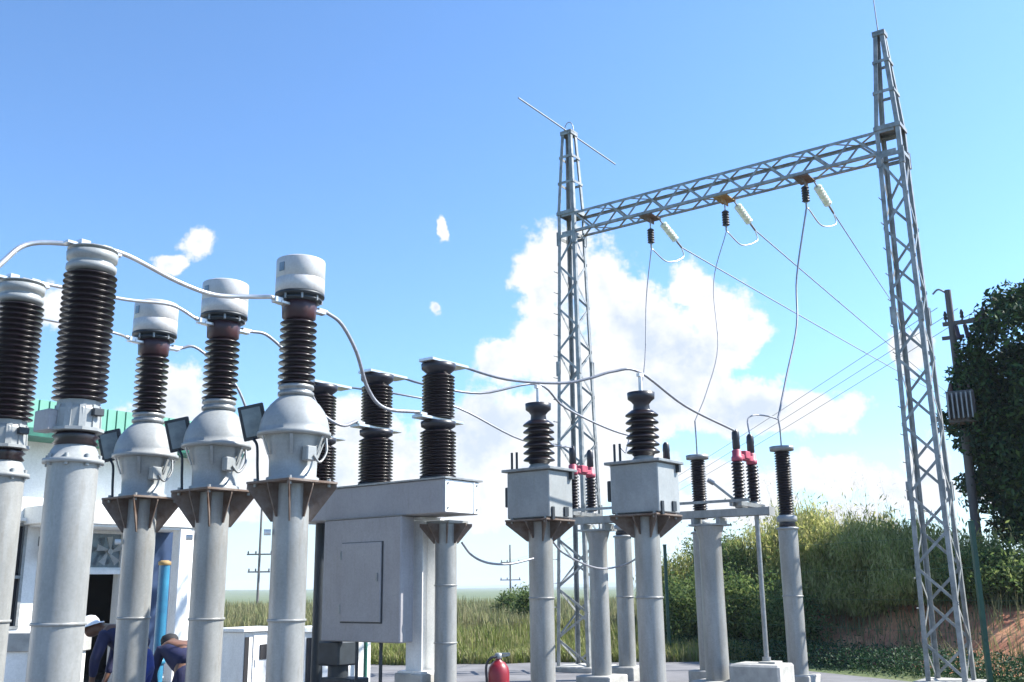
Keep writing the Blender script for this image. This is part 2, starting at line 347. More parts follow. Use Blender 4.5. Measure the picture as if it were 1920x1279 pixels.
# tall insulator columns on round posts, left foreground
def make_column():
    t = empty('insulator_column', (0, 0, 0), BAY)
    footing(t, .2)
    post_mb(.192, 2.62, (1.36,)).build('post', 'post', t)
    fl = MB().lathe([(.19, 2.59), (.232, 2.592), (.232, 2.625), (.20, 2.63), (.175, 2.70), (.15, 2.74)], n=28)
    for i in range(8): fl.lathe([(.018, 2.57), (.018, 2.66)], (.2 * math.cos(i * .785), .2 * math.sin(i * .785), 0), 6)
    fl.build('flange', 'grey', t)
    MB().lathe([(.14, 2.73), (.175, 2.75), (.15, 2.785), (.18, 2.81), (.14, 2.845)], n=24).build('rubber_ring', 'porc', t)
    bf = MB().lathe([(.18, 2.845), (.21, 2.85), (.21, 2.875), (.18, 2.88), (.18, 3.03), (.165, 3.06), (.165, 3.10)], n=10)
    for a in range(0, 360, 36): bf.bar((.175 * math.cos(R(a)), .175 * math.sin(R(a)), 2.87), (.165 * math.cos(R(a)), .165 * math.sin(R(a)), 3.06), .05, .018, up=(math.cos(R(a)), math.sin(R(a)), 0))
    o_ = bf.build('base_fitting', 'grey', t); o_.data.polygons.foreach_set('use_smooth', [False] * len(o_.data.polygons))
    MB().box((.06, -.19, 3.0), (.09, .05, .06), bev=.005).build('ground_lug', 'dark', t)
    MB().box((-.19, .10, 2.93), (.12, .22, .17), bev=.008).build('terminal_box', 'boxg', t)
    MB().lathe(sheds(3.10, 4.19, .212, .148, 22), n=30).build('ribbed_insulator', 'porc', t)
    MB().lathe([(.15, 4.19), (.185, 4.20), (.2, 4.215), (.2, 4.25), (.175, 4.26), (.175, 4.29), (.2, 4.30), (.205, 4.36), (.17, 4.37), (.17, 4.385), (.2, 4.385), (.2, 4.395), (.1, 4.40)], n=28).build('cap', 'grey', t)
    c = MB().box((0, 0, 4.41), (.5, .075, .03), bev=.006).box((.1, 0, 4.43), (.09, .12, .05), bev=.006).box((-.1, 0, 4.43), (.09, .12, .05), bev=.006)
    c.build('terminal_clamp', 'alu', t)
    return t
c0 = make_column()
for i, (x, y, lb) in enumerate([(-3.53, 8.0, 'nearest tall dark ribbed insulator column on a thick round grey post'),
                                (-4.56, 8.9, 'tall dark ribbed insulator column cut by the left edge of the photo'),
                                ]):
    o = c0 if i == 0 else copy_tree(c0)
    o.location = (x, y, 0); tag(o, lb, 'insulator', 'tall insulator columns on thick grey posts')

# current transformers
def make_ct():
    t = empty('current_transformer', (0, 0, 0), BAY)
    footing(t, .17)
    post_mb(.168, 2.57, (1.32,)).build('post', 'post', t)
    bracket(t, .305, 2.595, 2.22, .168)
    MB().cyl((-.15, .1, 2.12), (-.2, .14, 2.12), .028, n=12).build('earth_stud', 'white', t)
    MB().lathe([(.25, 2.6), (.25, 2.63), (.225, 2.64), (.228, 2.80), (.25, 2.90), (.27, 2.98), (.27, 3.03)], n=32).build('base_tank', 'grey', t)
    MB().lathe([(.27, 3.028), (.352, 3.03), (.352, 3.065), (.335, 3.072), (.333, 3.12), (.318, 3.19), (.288, 3.265), (.24, 3.335), (.19, 3.385), (.16, 3.41), (.15, 3.42)], n=36).build('dome', 'grey', t)
    for a in (-75, -15, 45, 105, 165, 225):
        d = Vector((math.cos(R(a)), math.sin(R(a)), 0)); MB().bar(d * .255 + Vector((0, 0, 2.84)), d * .325 + Vector((0, 0, 3.02)), .03, .012, up=d).build('lifting_lug', 'grey', t)
    MB().box((-.05, -.285, 2.84), (.12, .08, .14), bev=.01).build('terminal_box', 'grey', t)
    MB().tube([(.14, -.3, 3.0), (.12, -.33, 2.86), (.03, -.34, 2.76), (-.04, -.33, 2.82)], .012).build('drain_pipe', 'galv', t)
    MB().lathe([(.15, 3.42), (.175, 3.43), (.175, 3.46), (.155, 3.47), (.155, 3.49), (.175, 3.5), (.17, 3.53), (.13, 3.54)], n=24).build('collar', 'galv', t)
    MB().lathe(sheds(3.53, 4.20, .182, .118, 10, .3), n=28).build('ribbed_insulator', 'porc', t)
    MB().lathe([(.13, 4.19), (.165, 4.21), (.17, 4.3), (.178, 4.37), (.15, 4.39)], n=10).build('terminal_block', 'brown', t)
    MB().lathe([(.15, 4.37), (.22, 4.385), (.22, 4.405), (.19, 4.41), (.19, 4.425), (.245, 4.43), (.245, 4.455), (.2, 4.46)], n=32).build('head_flange', 'dark', t)
    hc = MB().lathe([(.235, 4.46), (.243, 4.465), (.243, 4.60), (.2405, 4.603), (.2405, 4.609), (.243, 4.612), (.243, 4.80), (.240, 4.808), (.232, 4.812)], n=40).build('head_can', 'can', t)
    MB().lathe([(.232, 4.811), (.20, 4.826), (.06, 4.836), (.03, 4.838)], n=32).lathe([(.03, 4.836), (.03, 4.87)], n=10).build('lid', 'can', hc)
    MB().box((-.243, 0, 4.70), (.012, .07, .09), bev=.003).build('level_gauge', 'glasspanel', hc)
    for a in range(0, 360, 45): MB().lathe([(.013, 4.375), (.013, 4.445)], (.215 * math.cos(R(a + 10)), .215 * math.sin(R(a + 10)), 0), 6).build('bolt', 'galv', hc)
    for sgn in (-1, 1):
        tm = MB().box((sgn * .2, 0, 4.33), (.12, .09, .03), bev=.004).box((sgn * .28, 0, 4.345), (.1, .07, .06), bev=.006)
        tm.cyl((sgn * .24, .0, 4.345), (sgn * .36, 0, 4.36), .022, n=10); tm.build('terminal', 'alu', t)
    # dark framed box held out on the left side, with its conduit
    q = Matrix.Rotation(R(42), 3, 'Z') @ Matrix.Rotation(R(-13), 3, 'X') @ Matrix.Rotation(R(-8), 3, 'Y')
    c = Vector((-.20, .37, 3.19)); bx = MB().box(c, (.06, .245, .34), q, bev=.006).build('side_box', 'dark', t)
    MB().box(c + q @ Vector((-.033, 0, 0)), (.012, .18, .275), q).build('panel', 'glasspanel', bx)
    MB().tube([c + Vector((0, 0, -.16)), (-.2, .3, 2.95), (-.2, .28, 2.75), (-.2, .26, 2.58)], .014).build('conduit', 'dark', bx)
    return t
ct0 = make_ct()
CT = [(-2.12, 9.6), (-3.09, 10.35), (-4.10, 11.1)]
for i, ((x, y), lb) in enumerate(zip(CT, ['largest white-capped current transformer with a round dome, nearest the switch cabinet',
                               'middle white-capped current transformer between its two taller and smaller neighbours',
                               'smallest white-capped current transformer beside the tall insulator column'])):
    o = ct0 if i == 0 else copy_tree(ct0)
    o.location = (x, y, 0); tag(o, lb, 'transformer', 'white capped current transformers in a row')

# circuit breaker: one thing
vb = empty('circuit_breaker', (-.87, 11.5, 0), BAY)
tag(vb, 'grey high-voltage circuit breaker with three dark insulator poles above a hanging cabinet', 'circuit breaker')
bm_ = MB().box((0, .94, 2.58), (.60, 2.58, .37), bev=.008); hb = bm_.build('housing_beam', 'boxg', vb)
MB().box((-.0, -.361, 2.58), (.585, .014, .355), bev=.003).box((.2, -.372, 2.58), (.02, .01, .34)).build('lit_end_face', 'white', hb)  # white plate puts the sunlit brightness of the housing end into its colour
for x, z in ((-.25, 2.72), (-.25, 2.45), (.25, 2.72), (.25, 2.45)): MB().cyl((x, -.366, z), (x, -.38, z), .014, n=6).build('bolt', 'galv', hb)
MB().box((.01, .94, 2.776), (.66, 2.66, .018)).build('top_plate', 'galv', hb)
for i in range(3):
    y = i * 1.0
    pl = MB().lathe([(.17, 2.785), (.21, 2.79), (.21, 2.82), (.17, 2.83)], (0, y, 0), 24).build('pole_base', 'dark', vb)
    MB().lathe(sheds(2.82, 3.36, .212, .172, 14, .4), (0, y, 0), 28).build('ribbed_insulator', 'porc', vb)
    MB().lathe([(.13, 3.36), (.15, 3.38), (.2, 3.41), (.205, 3.465), (.1, 3.47)], (0, y, 0), 24).build('terminal_flange', 'black', vb)
    MB().box((.0, y, 3.49), (.74, .16, .035), bev=.006).box((-.3, y, 3.515), (.12, .1, .05), bev=.006).build('terminal_pad', 'alu', vb)
    MB().lathe(sheds(3.51, 4.02, .195, .158, 13, .4), (0, y, 0), 28).build('ribbed_insulator', 'porc', vb)
    MB().lathe([(.13, 4.02), (.14, 4.04), (.2, 4.09), (.205, 4.15), (.1, 4.155)], (0, y, 0), 24).build('terminal_flange', 'black', vb)
    MB().box((.1, y, 4.175), (.66, .22, .035), bev=.006).build('terminal_pad', 'alu', vb)
cb = MB().box((-.24, .862, 1.70), (.22, 1.257, 1.38), bev=.012).build('control_cabinet', 'boxg', vb)
dr = MB().box((-.362, .84, 1.67), (.024, .64, .88), bev=.006).build('door', 'boxg', cb)
MB().box((-.3535, .835, 1.665), (.009, .662, .902)).build('door_shadow_rim', 'dark', cb)  # dark sheet behind the door, painted stand-in for its recess shadow
for z in (1.37, 1.97): MB().cyl((-.372, 1.165, z - .05), (-.372, 1.165, z + .05), .014, n=8).build('hinge', 'galv', dr)
for y in (.62, 1.0): MB().cyl((-.24, y, .1), (-.24, y, 1.02), .02, n=10).build('conduit', 'dark', cb)
MB().box((-.382, .57, 1.72), (.02, .02, .09), bev=.004).build('handle', 'galv', dr)
MB().box((-.235, .862, 2.3925), (.25, 1.3, .0045)).build('rain_lip', 'galv', cb)
MB().box((-.05, 1.5, .86), (.34, .36, .28), bev=.02).lathe([(.12, .45), (.12, .75)], (-.05, 1.5, 0), 16).box((-.05, 1.38, .55), (.3, .5, .08), bev=.01).build('drive_motor', 'dark', vb)
lg = MB()
lg.box((.17, .0, 2.32), (.34, .34, .03)).lathe([(.125, .1), (.125, 2.3)], (.11, -.03, 0), 24)
for zj in (1.0, 1.62): lg.lathe([(.125, zj - .01), (.137, zj), (.125, zj + .01)], (.11, -.03, 0), 24, caps=False)
lg.build('leg', 'post', vb)
br = MB()
for a in range(0, 360, 45):
    d = Vector((math.cos(R(a)), math.sin(R(a)), 0)); q = Vector((-d.y, d.x, 0)) * .006; c = Vector((.11, -.03, 0))
    pts = [c + d * .1 + Vector((0, 0, 2.08)), c + d * .14 + Vector((0, 0, 2.08)), c + d * .3 + Vector((0, 0, 2.27)), c + d * .3 + Vector((0, 0, 2.3)), c + d * .1 + Vector((0, 0, 2.3))]
    br.add([p + q for p in pts] + [p - q for p in pts], [(0,1,2,3,4), (9,8,7,6,5)] + [(i, (i + 1) % 5, (i + 1) % 5 + 5, i + 5) for i in range(5)])
br.build('leg_bracket', 'rust', vb)
lg2 = MB().box((.15, .38, 1.52), (.22, .012, 1.66)).box((.045, .38, 1.52), (.012, .24, 1.66)).box((.255, .38, 1.52), (.012, .24, 1.66)).box((.15, .38, .68), (.36, .36, .024))
lg2.box((.15, .38, 2.375), (.4, .36, .024)); lg2.build('leg', 'white', vb)
MB().box((.15, .38, .34), (.42, .42, .66), bev=.015).build('footing', 'conc', vb)
MB().lathe([(.07, .1), (.07, 2.39)], (.05, 1.98, 0), 16).build('leg', 'dark', vb)

# voltage transformers in square tanks
def make_vt():
    t = empty('voltage_transformer', (0, 0, 0), BAY)
    footing(t, .16)
    post_mb(.158, 2.41, (1.45,)).build('post', 'post', t)
    bracket(t, .33, 2.435, 2.16, .158)
    tk = MB().box((0, 0, 2.75), (.54, .67, .6), bev=.012).build('tank', 'grey', t)
    MB().box((0, 0, 3.07), (.64, .78, .035), bev=.005).build('lid', 'galv', tk)
    MB().box((-.04, .385, 2.74), (.3, .1, .26), bev=.01).build('side_box', 'dark', tk)
    MB().box((.1, -.345, 2.53), (.09, .02, .12)).build('drain_valve', 'dark', tk)
    MB().box((-.2, -.345, 2.5), (.05, .02, .16)).build('latch', 'dark', tk)
    MB().box((.22, -.36, 3.0), (.05, .05, .09)).build('lifting_lug', 'dark', tk)
    hd = MB()
    for y in (.3, .22): hd.cyl((-.2, y, 3.085), (-.2, y, 3.32), .016, n=8)
    hd.build('vent_pipe', 'dark', tk)
    MB().lathe([(.16, 3.09), (.15, 3.11), (.11, 3.17)], n=24).build('turret', 'grey', t)
    MB().lathe([(.12, 3.16)] + sheds(3.18, 3.74, .21, .14, 6, .45), n=28).build('ribbed_insulator', 'porc', t)
    MB().lathe([(.11, 3.74), (.10, 3.82), (.13, 3.86), (.17, 3.89), (.175, 3.97), (.1, 3.985)], n=24).build('cap', 'black', t)
    MB().cyl((0, 0, 3.98), (0, 0, 4.2), .026, n=10).box((0, 0, 4.2), (.1, .05, .04)).build('terminal', 'white', t)
    return t
vt0 = make_vt(); VTP = [(1.63, 12.5), (.34, 13.2)]
for i, ((x, y), lb) in enumerate(zip(VTP, ['light grey square-tank voltage transformer standing right of the slim lattice mast', 'light grey square-tank voltage transformer standing left of the lattice mast, right of the circuit breaker'])):
    o = vt0 if i == 0 else copy_tree(vt0)
    o.location = (x, y, 0); tag(o, lb, 'transformer', 'voltage transformers in square tanks')

# slim surge arresters
def make_sa():
    t = empty('surge_arrester', (0, 0, 0), BAY)
    footing(t, .15)
    post_mb(.15, 2.42, (1.4,)).build('post', 'post', t)
    MB().lathe([(.15, 2.42), (.175, 2.425), (.175, 2.45), (.14, 2.46)], n=24).build('flange', 'grey', t)
    MB().lathe([(.11, 2.46), (.13, 2.48), (.12, 2.54)], n=20).build('insulating_base', 'black', t)
    MB().lathe([(.12, 2.54), (.16, 2.55), (.16, 2.62), (.12, 2.65)], n=24).build('base_fitting', 'grey', t)
    MB().lathe(sheds(2.65, 3.66, .128, .098, 24, .5), n=24).build('ribbed_insulator', 'porc', t)
    MB().lathe([(.1, 3.66), (.19, 3.675), (.195, 3.74), (.1, 3.75)], n=24).build('top_disc', 'galv', t)
    MB().cyl((0, 0, 3.75), (0, 0, 4.05), .014, n=8).build('terminal_rod', 'galv', t)
    return t
sa0 = make_sa(); SAP = [(4.335, 16.1), (3.15, 17.1), (1.93, 18.1)]
for i, ((x, y), lb) in enumerate(zip(SAP, ['slim dark surge arrester alone on a grey post before the bushes', 'slim dark surge arrester beside the disconnector beam', 'slim surge arrester mostly hidden behind the right square tank'])):
    o = sa0 if i == 0 else copy_tree(sa0)
    o.location = (x, y, 0); tag(o, lb, 'surge arrester', 'slim surge arresters below the gantry')

# disconnector with three phases on one beam
iso_dir = Vector((-.824, .566, 0)).normalized(); IA = math.atan2(-iso_dir.x, iso_dir.y)
iso = empty('disconnector', (2.94, 15.3, 0), IA)     # local +y runs along the beam to the far left
tag(iso, 'disconnector switch with red contact arms on a long horizontal steel beam', 'disconnector')
MB().angle((-.1, -.98, 2.68), (-.1, 2.55, 2.68), .11, .012, (1, 0, 0), (0, 0, -1)).angle((.1, -.98, 2.68), (.1, 2.55, 2.68), .11, .012, (-1, 0, 0), (0, 0, -1)).box((0, -.99, 2.62), (.22, .012, .13)).build('beam', 'post', iso)
for y, r_ in ((0, .165), (1.94, .15)):
    p = MB().lathe([(r_ + .01, .1), (r_, 1.6), (r_, 2.25), (r_ + .05, 2.44)], (0, y, 0), 26)
    p.box((0, y, 2.46), (.4, .5, .03)).box((0, y - .2, 2.515), (.3, .05, .09)).box((0, y + .2, 2.515), (.3, .05, .09)).build('post', 'post', iso)
    MB().box((0, y, .12), (.6, .6, .24), bev=.015).build('footing', 'conc', iso)
for k, y in enumerate((-.52, .92, 2.36)):
    MB().box((.28, y - .07, 2.745), (.95, .05, .06)).box((.28, y + .07, 2.745), (.95, .05, .06)).build('base_rail', 'galv', iso)
    cols = (-.02, .56)
    for j, x in enumerate(cols):
        MB().lathe([(.07, 2.69), (.1, 2.75), (.1, 2.79), (.07, 2.82)], (x, y, 0), 18).build('bearing', 'galv', iso)
        MB().lathe(sheds(2.81, 3.38, .098, .068, 11, .5), (x, y, 0), 22).build('post_insulator', 'porc', iso)
        MB().lathe([(.06, 3.38), (.085, 3.39), (.085, 3.45), (.07, 3.46), (.07, 3.54), (.05, 3.56)], (x, y, 0), 18).build('contact_head', 'red', iso)
        MB().lathe([(.045, 3.56), (.058, 3.58), (.055, 3.70), (.06, 3.72), (.055, 3.82), (.03, 3.86)], (x, y, 0), 16).build('terminal_sleeve', 'black', iso)
    MB().box((.27, y, 3.46), (.6, .1, .08), bev=.01).box((.27, y, 3.5), (.2, .14, .12), bev=.01).build('contact_arm', 'red', iso)
    MB().bar((-.3, y + .28, 3.05), (0, y, 2.74), .03, .03).cyl((-.3, y + .28, 3.05), (-.36, y + .34, 3.1), .035, n=8).build('earth_blade', 'galv', iso)
MB().box((-.2, .9, 2.79), (.03, 3.3, .04)).build('linkage_rod', 'galv', iso)
MB().cyl((.02, -.75, .5), (.02, -.75, 2.58), .035, n=12).lathe([(.06, .5), (.06, .58)], (.02, -.75, 0), 12).build('drive_rod', 'galv', iso)
o = MB().box((0, 0, .25), (.62, .74, .5), bev=.03).box((.1, -.1, .51), (.3, .24, .03)).build('concrete_block', 'conc'); o.location = (3.47, 14.82, 0); o.rotation_euler.z = IA
tag(o, 'low concrete block under the drive rod of the disconnector', 'concrete block')

# ------------------------------------------------------------------ lattice gantry
gd = Vector((6.66 - 1.29, 16.1 - 20.0, 0)); GL = gd.length; GA = math.atan2(gd.y, gd.x)
ga = empty('gantry', (1.29, 20.0, 0), GA)
tag(ga, 'galvanised lattice gantry of two tall masts joined by a horizontal truss', 'gantry')
def hw(z):
    P = [(0, HB), (8.7, .21), (9.3, .21), (11.15, HT)]
    for (a, b), (c, d) in zip(P, P[1:]):
        if z <= c: return b + (d - b) * (z - a) / (c - a)
    return P[-1][1]
def make_mast(x0, top, spike):
    global HB, HT
    HB, HT = (.30, .088) if spike else (.37, .12)
    br = MB(); zs = [.15]
    while zs[-1] < 8.4: zs.append(zs[-1] + (.56 if spike else .47))
    zs[-1] = 8.72
    F4 = [((-1, -1), (1, -1)), ((1, -1), (1, 1)), ((1, 1), (-1, 1)), ((-1, 1), (-1, -1))]
    for fi, (a, b) in enumerate(F4):
        for k in range(len(zs) - 1):
            z0, z1 = zs[k], zs[k + 1]; p, q = (a, b) if (k + fi) % 2 else (b, a)
            h0, h1 = hw(z0), hw(z1); nrm = Vector(((a[0] + b[0]) / 2, (a[1] + b[1]) / 2, 0))
            P0 = Vector((x0 + p[0] * h0, p[1] * h0, z0)); P1 = Vector((x0 + q[0] * h1, q[1] * h1, z1))
            br.bar(P0, P1, .008, .05, up=nrm.cross(P1 - P0).normalized().cross(P1 - P0)) if False else br.bar(P0 - nrm * .012, P1 - nrm * .012, .044, .008, up=nrm)
    ms = br.build('lattice_mast', 'lattice', ga)
    for z in (8.74, 9.26, 9.95, 10.55, top - .05):
        h = hw(z) + .012; rg = MB(); w_ = .07 if z < 9.9 else .055
        for a, b in F4: rg.bar((x0 + a[0] * h, a[1] * h, z), (x0 + b[0] * h, b[1] * h, z), .012, w_, up=(0, 0, 1))
        rg.build('ring_frame', 'lattice', ms)
    MB().box((x0, 0, 9.3), (.44, .44, .012)).build('deck_plate', 'lattice', ms)
    MB().box((x0, 0, top), (2 * hw(top) + .04, 2 * hw(top) + .04, .03)).build('cap_plate', 'lattice', ms)
    for sx, sy in ((1, 1), (1, -1), (-1, 1), (-1, -1)):
        l = MB()
        for z0, z1 in ((.08, 8.7), (8.7, 9.3), (9.3, top)):
            l.angle((x0 + sx * hw(z0), sy * hw(z0), z0), (x0 + sx * hw(z1), sy * hw(z1), z1), .074, .009, (-sx, 0, 0), (0, -sy, 0))
        for z in (3.0, 5.9, 8.7):
            h = hw(z) + .01; l.box((x0 + sx * (h - .03), sy * h, z), (.09, .012, .3)).box((x0 + sx * h, sy * (h - .03), z), (.012, .09, .3))
        l.build('leg', 'lattice', ms)
    for k in range(16):
        z = 1.2 + k * .45; h = hw(z); MB().cyl((x0 - h, -h - .01, z), (x0 - h, -h - .14, z), .009, n=6).build('step_bolt', 'lattice', ms)
    MB().box((x0, 0, .05), (.95, .95, .14), bev=.02).build('footing', 'conc', ms)
    if spike: MB().cyl((x0 - .02, 0, top), (x0 - .06, 0, top + 1.6), .012, .005, n=6).build('lightning_spike', 'galv', ms)
    else:
        t_ = [(x0 + .12 * math.cos(a), 0, top + .02 + .24 * math.sin(a)) for a in np.linspace(0, math.pi, 9)]
        MB().tube(t_, .01, 6, 1).build('lifting_loop', 'galv', ms)
make_mast(0, 11.15, False); make_mast(GL, 11.15, True)
B0, B1 = .19, GL - .19; by, zb, zt = .2, 8.79, 9.22
bb = MB(); n_ = 15
for fi, (p, q, nr) in enumerate((((-by, zb), (by, zb), (0, 0, -1)), ((-by, zt), (by, zt), (0, 0, 1)), ((-by, zb), (-by, zt), (0, -1, 0)), ((by, zb), (by, zt), (0, 1, 0)))):
    for k in range(n_):
        x0 = B0 + (B1 - B0) * k / n_; x1 = B0 + (B1 - B0) * (k + 1) / n_; a, b = (p, q) if k % 2 else (q, p)
        bb.bar((x0, a[0], a[1]), (x1, b[0], b[1]), .040, .008, up=nr)
bo = bb.build('lattice_beam', 'lattice', ga)
for sy, z, sz in ((-1, zb, 1), (1, zb, 1), (-1, zt, -1), (1, zt, -1)):
    MB().angle((B0 - .3, sy * (by + .008), z - sz * .008), (B1 + .3, sy * (by + .008), z - sz * .008), .055, .008, (0, -sy, 0), (0, 0, sz)).build('chord', 'lattice', bo)
GX = Vector((math.cos(GA), math.sin(GA), 0)); GY = Vector((-GX.y, GX.x, 0)); G0 = Vector((1.29, 20.0, 0))
def gp(x, y, z): return G0 + GX * x + GY * y + Vector((0, 0, z))
o = MB().tube([gp(0, 0, 11.17) - Vector((1.1, 1.55, 0)) + Vector((0, 0, .03)), gp(0, 0, 11.17), gp(0, 0, 11.17) + Vector((1.15, 1.5, -.1))], .016, 6).build('cross_rod', 'cable')
tag(o, 'thin grey rod lying across the top of the slim left mast', 'rod')

# hanging plates, insulators, jumpers, lines
PH = []
for i, px in enumerate(((1217), (1351), (1497))):
    # beam position below which the insulator hangs
    tt = [1.87, 3.48, 5.05][i]; PH.append(tt)
lab = ['left', 'middle', 'right']
dst = [(at(1173, 850, 18.1)), (at(1303, 790, 17.1)), (at(1459, 785, 16.1))]
for i, tt in enumerate(PH):
    pl = MB().box((0, 0, 0), (.28, .44, .02)).box((0, -.0, -.05), (.02, .3, .1)); p = pl.build('hanger_plate', 'yellow' if i == 1 else 'rust', bo); p.location = (tt, 0, zb - .03)
    top = gp(tt, 0, zb - .05)
    s_ = empty('suspension_insulator', top, GA)
    MB().cyl((0, 0, -.0), (0, 0, -.24 + (.1 if i == 2 else 0)), .014, n=8).build('hanger_rod', 'galv', s_)
    zz = -.22 + (.1 if i == 2 else 0)
    MB().lathe(sheds(zz - .30, zz, .072, .045, 6, .6), n=18).build('insulator_body', 'black', s_)
    MB().cyl((0, 0, zz - .40), (0, 0, zz - .29), .02, n=8).build('end_fitting', 'galv', s_)
    tag(s_, ['small black insulator hanging left under the truss beside the slim mast', 'small black insulator hanging from the middle of the truss', 'small black insulator hanging right under the truss nearest the big mast'][i], 'insulator', 'black insulators hanging under the gantry truss')
    bot = top + Vector((0, 0, zz - .40))
    # pale glass tension string in line with the outgoing conductor
    d = Vector((.62, .78, -.42 if i != 1 else -.40)).normalized(); st = gp(tt + .12, .16, zb - .04)
    e = empty('tension_insulator', st)
    pr = []; n2_ = 7
    for k in range(n2_):
        z = .16 + k * .078; pr += [(.025, z), (.075, z + .018), (.08, z + .032), (.045, z + .046), (.028, z + .068)]
    MB().lathe(pr, n=20, axis=d).build('glass_disc_string', 'glassins', e)
    MB().cyl((0, 0, 0), d * .17, .014, n=8).build('link', 'galv', e)
    MB().cyl(d * .74, d * .95, .022, n=8).build('line_clamp', 'galv', e)
    tag(e, ['pale glass tension insulator at the left end of the truss', 'pale glass tension insulator at the middle of the truss', 'pale glass tension insulator at the right end of the truss'][i], 'insulator', 'pale tension insulators on the gantry truss')
    en = st + d * .95
    far = at([1690, 1686, 1665][i], [692, 642, 505][i], 31)
    dirn = (far - en); far2 = en + dirn * 5.5; far2.z = en.z + dirn.z * 5.5 * .72
    pts = []
    for k in range(13):
        t = (k / 12) ** 1.6; q = en + (far2 - en) * t; q.z -= 9 * t * (1 - t) * .16; pts.append(q)
    o = MB().tube(pts, .013, 6, 3).build('overhead_line', 'cable')
    tag(o, ['lowest overhead conductor running from the truss away to the right', 'middle overhead conductor running from the truss away to the right', 'topmost overhead conductor running from the truss toward the big mast'][i], 'overhead line', 'overhead conductors leaving the gantry')
    # jumper loop + downlead
    jl = MB().tube([en, en + Vector((.02, .0, -.22)), (en + bot) / 2 + Vector((0, 0, -.30)), bot + Vector((.05, 0, -.06)), bot], .014, 6)
    o = jl.build('jumper_loop', 'alu'); tag(o, ['short pale jumper loop below the left glass insulator', 'short pale jumper loop below the middle glass insulator', 'short pale jumper loop below the right glass insulator'][i], 'cable', 'jumper loops under the gantry truss')
    mids = [[(1212, 560, 18.9), (1207, 700, 18.5)], [(1338, 530, 18.0), (1346, 650, 17.6), (1325, 735, 17.3)], [(1494, 520, 17.1), (1494, 610, 16.8), (1474, 710, 16.4)]][i]
    o = MB().tube([bot] + [at(*m) for m in mids] + [dst[i]], [.012, .009, .017][i], 6).build('downlead', 'cable')
    tag(o, ['downlead cable falling from the left hanging insulator behind the square tank', 'thin downlead cable falling from the middle hanging insulator', 'dark curved downlead cable falling from the right hanging insulator'][i], 'cable', 'downlead cables below the gantry')
    sp = Vector((SAP[2 - i][0], SAP[2 - i][1], 4.05))
    o = MB().tube([dst[i], sp], .014, 6, 1).build('arrester_lead', 'cable'); tag(o, ['short lead above the hidden surge arrester', 'short upright lead above the surge arrester beside the disconnector', 'short upright lead above the lone surge arrester'][i], 'cable', 'leads above the surge arresters')

def wire(name, pts, r, lb, m='cable', grp=None, cat='cable', n=8):
    o = MB().tube(pts, r, n).build(name, m); return tag(o, lb, cat, grp)
# conductors between the tall columns and the current transformers
wire('bus_conductor', [at(-60, 560, 7.4), at(5, 492, 7.6), at(60, 457, 7.8), (-3.53, 8.0, 4.44)], .022, 'pale curved tube dropping left from the nearest tall insulator column', 'alu')
wire('bus_conductor', [(-3.53, 8.0, 4.44), at(240, 480, 8.3), at(330, 527, 8.8), at(400, 553, 9.1), at(470, 557, 9.3), (-2.12 - .36 * .6, 9.6 - .36 * .8, 4.36)], .022, 'thick pale tube from the nearest tall column to the largest current transformer', 'alu')
wire('bus_conductor', [(-4.56, 8.9, 4.44), at(120, 540, 9.2), at(235, 562, 9.6), at(320, 572, 9.9), (-3.09 - .36 * .6, 10.35 - .36 * .8, 4.36)], .018, 'pale tube passing behind the nearest column to the middle current transformer', 'alu')
wire('bus_conductor', [at(-60, 560, 9.7), at(75, 597, 10.0), at(160, 612, 10.3), at(215, 625, 10.6), (-4.10 - .36 * .6, 11.1 - .36 * .8, 4.36)], .016, 'lowest pale wire from the left edge to the smallest current transformer', 'alu')
# current transformers to the breaker
def padm(i): return Vector((-.87, 11.5, 0)) + UU * i * 1.0 - VV * .34 + Vector((0, 0, 3.54))
def padt(i, s=.38): return Vector((-.87, 11.5, 0)) + UU * i * 1.0 + VV * s + Vector((0, 0, 4.2))
wire('jumper_cable', [Vector((-2.12, 9.6, 4.36)) + VV * .35, at(640, 608, 10.1), at(668, 660, 10.3), at(690, 730, 10.6), at(722, 766, 10.8), padm(0)], .020, 'grey cable looping down from the largest current transformer to the breaker', grp='jumper cables from the current transformers')
wire('jumper_cable', [Vector((-3.09, 10.35, 4.36)) + VV * .35, at(505, 632, 10.8), at(560, 690, 11.1), at(600, 770, 11.4), at(640, 798, 11.5), padm(1)], .018, 'grey cable from the middle current transformer passing behind the largest one', grp='jumper cables from the current transformers')
wire('jumper_cable', [Vector((-4.10, 11.1, 4.36)) + VV * .35, at(372, 655, 11.5), at(440, 720, 11.8), at(480, 800, 12.0), at(540, 815, 12.1), padm(2)], .017, 'grey cable from the smallest current transformer passing behind its neighbours', grp='jumper cables from the current transformers')
# breaker to voltage transformers and disconnector
def isop(k, x=-.02, z=3.84):
    y = (-.52, .92, 2.36)[k]; c, s = math.cos(IA), math.sin(IA); return Vector((2.94 + x * c - y * s, 15.3 + x * s + y * c, z))
wire('jumper_cable', [padt(0), at(950, 712, 11.9), at(1050, 719, 12.1), at(1105, 710, 12.2), at(1150, 697, 12.3), Vector((1.63, 12.5, 4.24)), at(1285, 762, 13.6), isop(0)], .018, 'long grey cable from the nearest breaker pole to the red contacts', grp='long cables across the yard')
wire('jumper_cable', [padt(1), at(800, 722, 12.4), at(900, 738, 12.8), Vector((.34, 13.2, 4.24)), at(1060, 765, 14.0), at(1150, 808, 14.9), isop(1)], .016, 'long grey cable from the middle breaker pole to the left square tank', grp='long cables across the yard')
wire('jumper_cable', [padt(2), at(760, 742, 13.1), at(860, 766, 13.6), at(980, 826, 14.6), isop(2)], .014, 'long grey cable sloping down from the farthest breaker pole', grp='long cables across the yard')
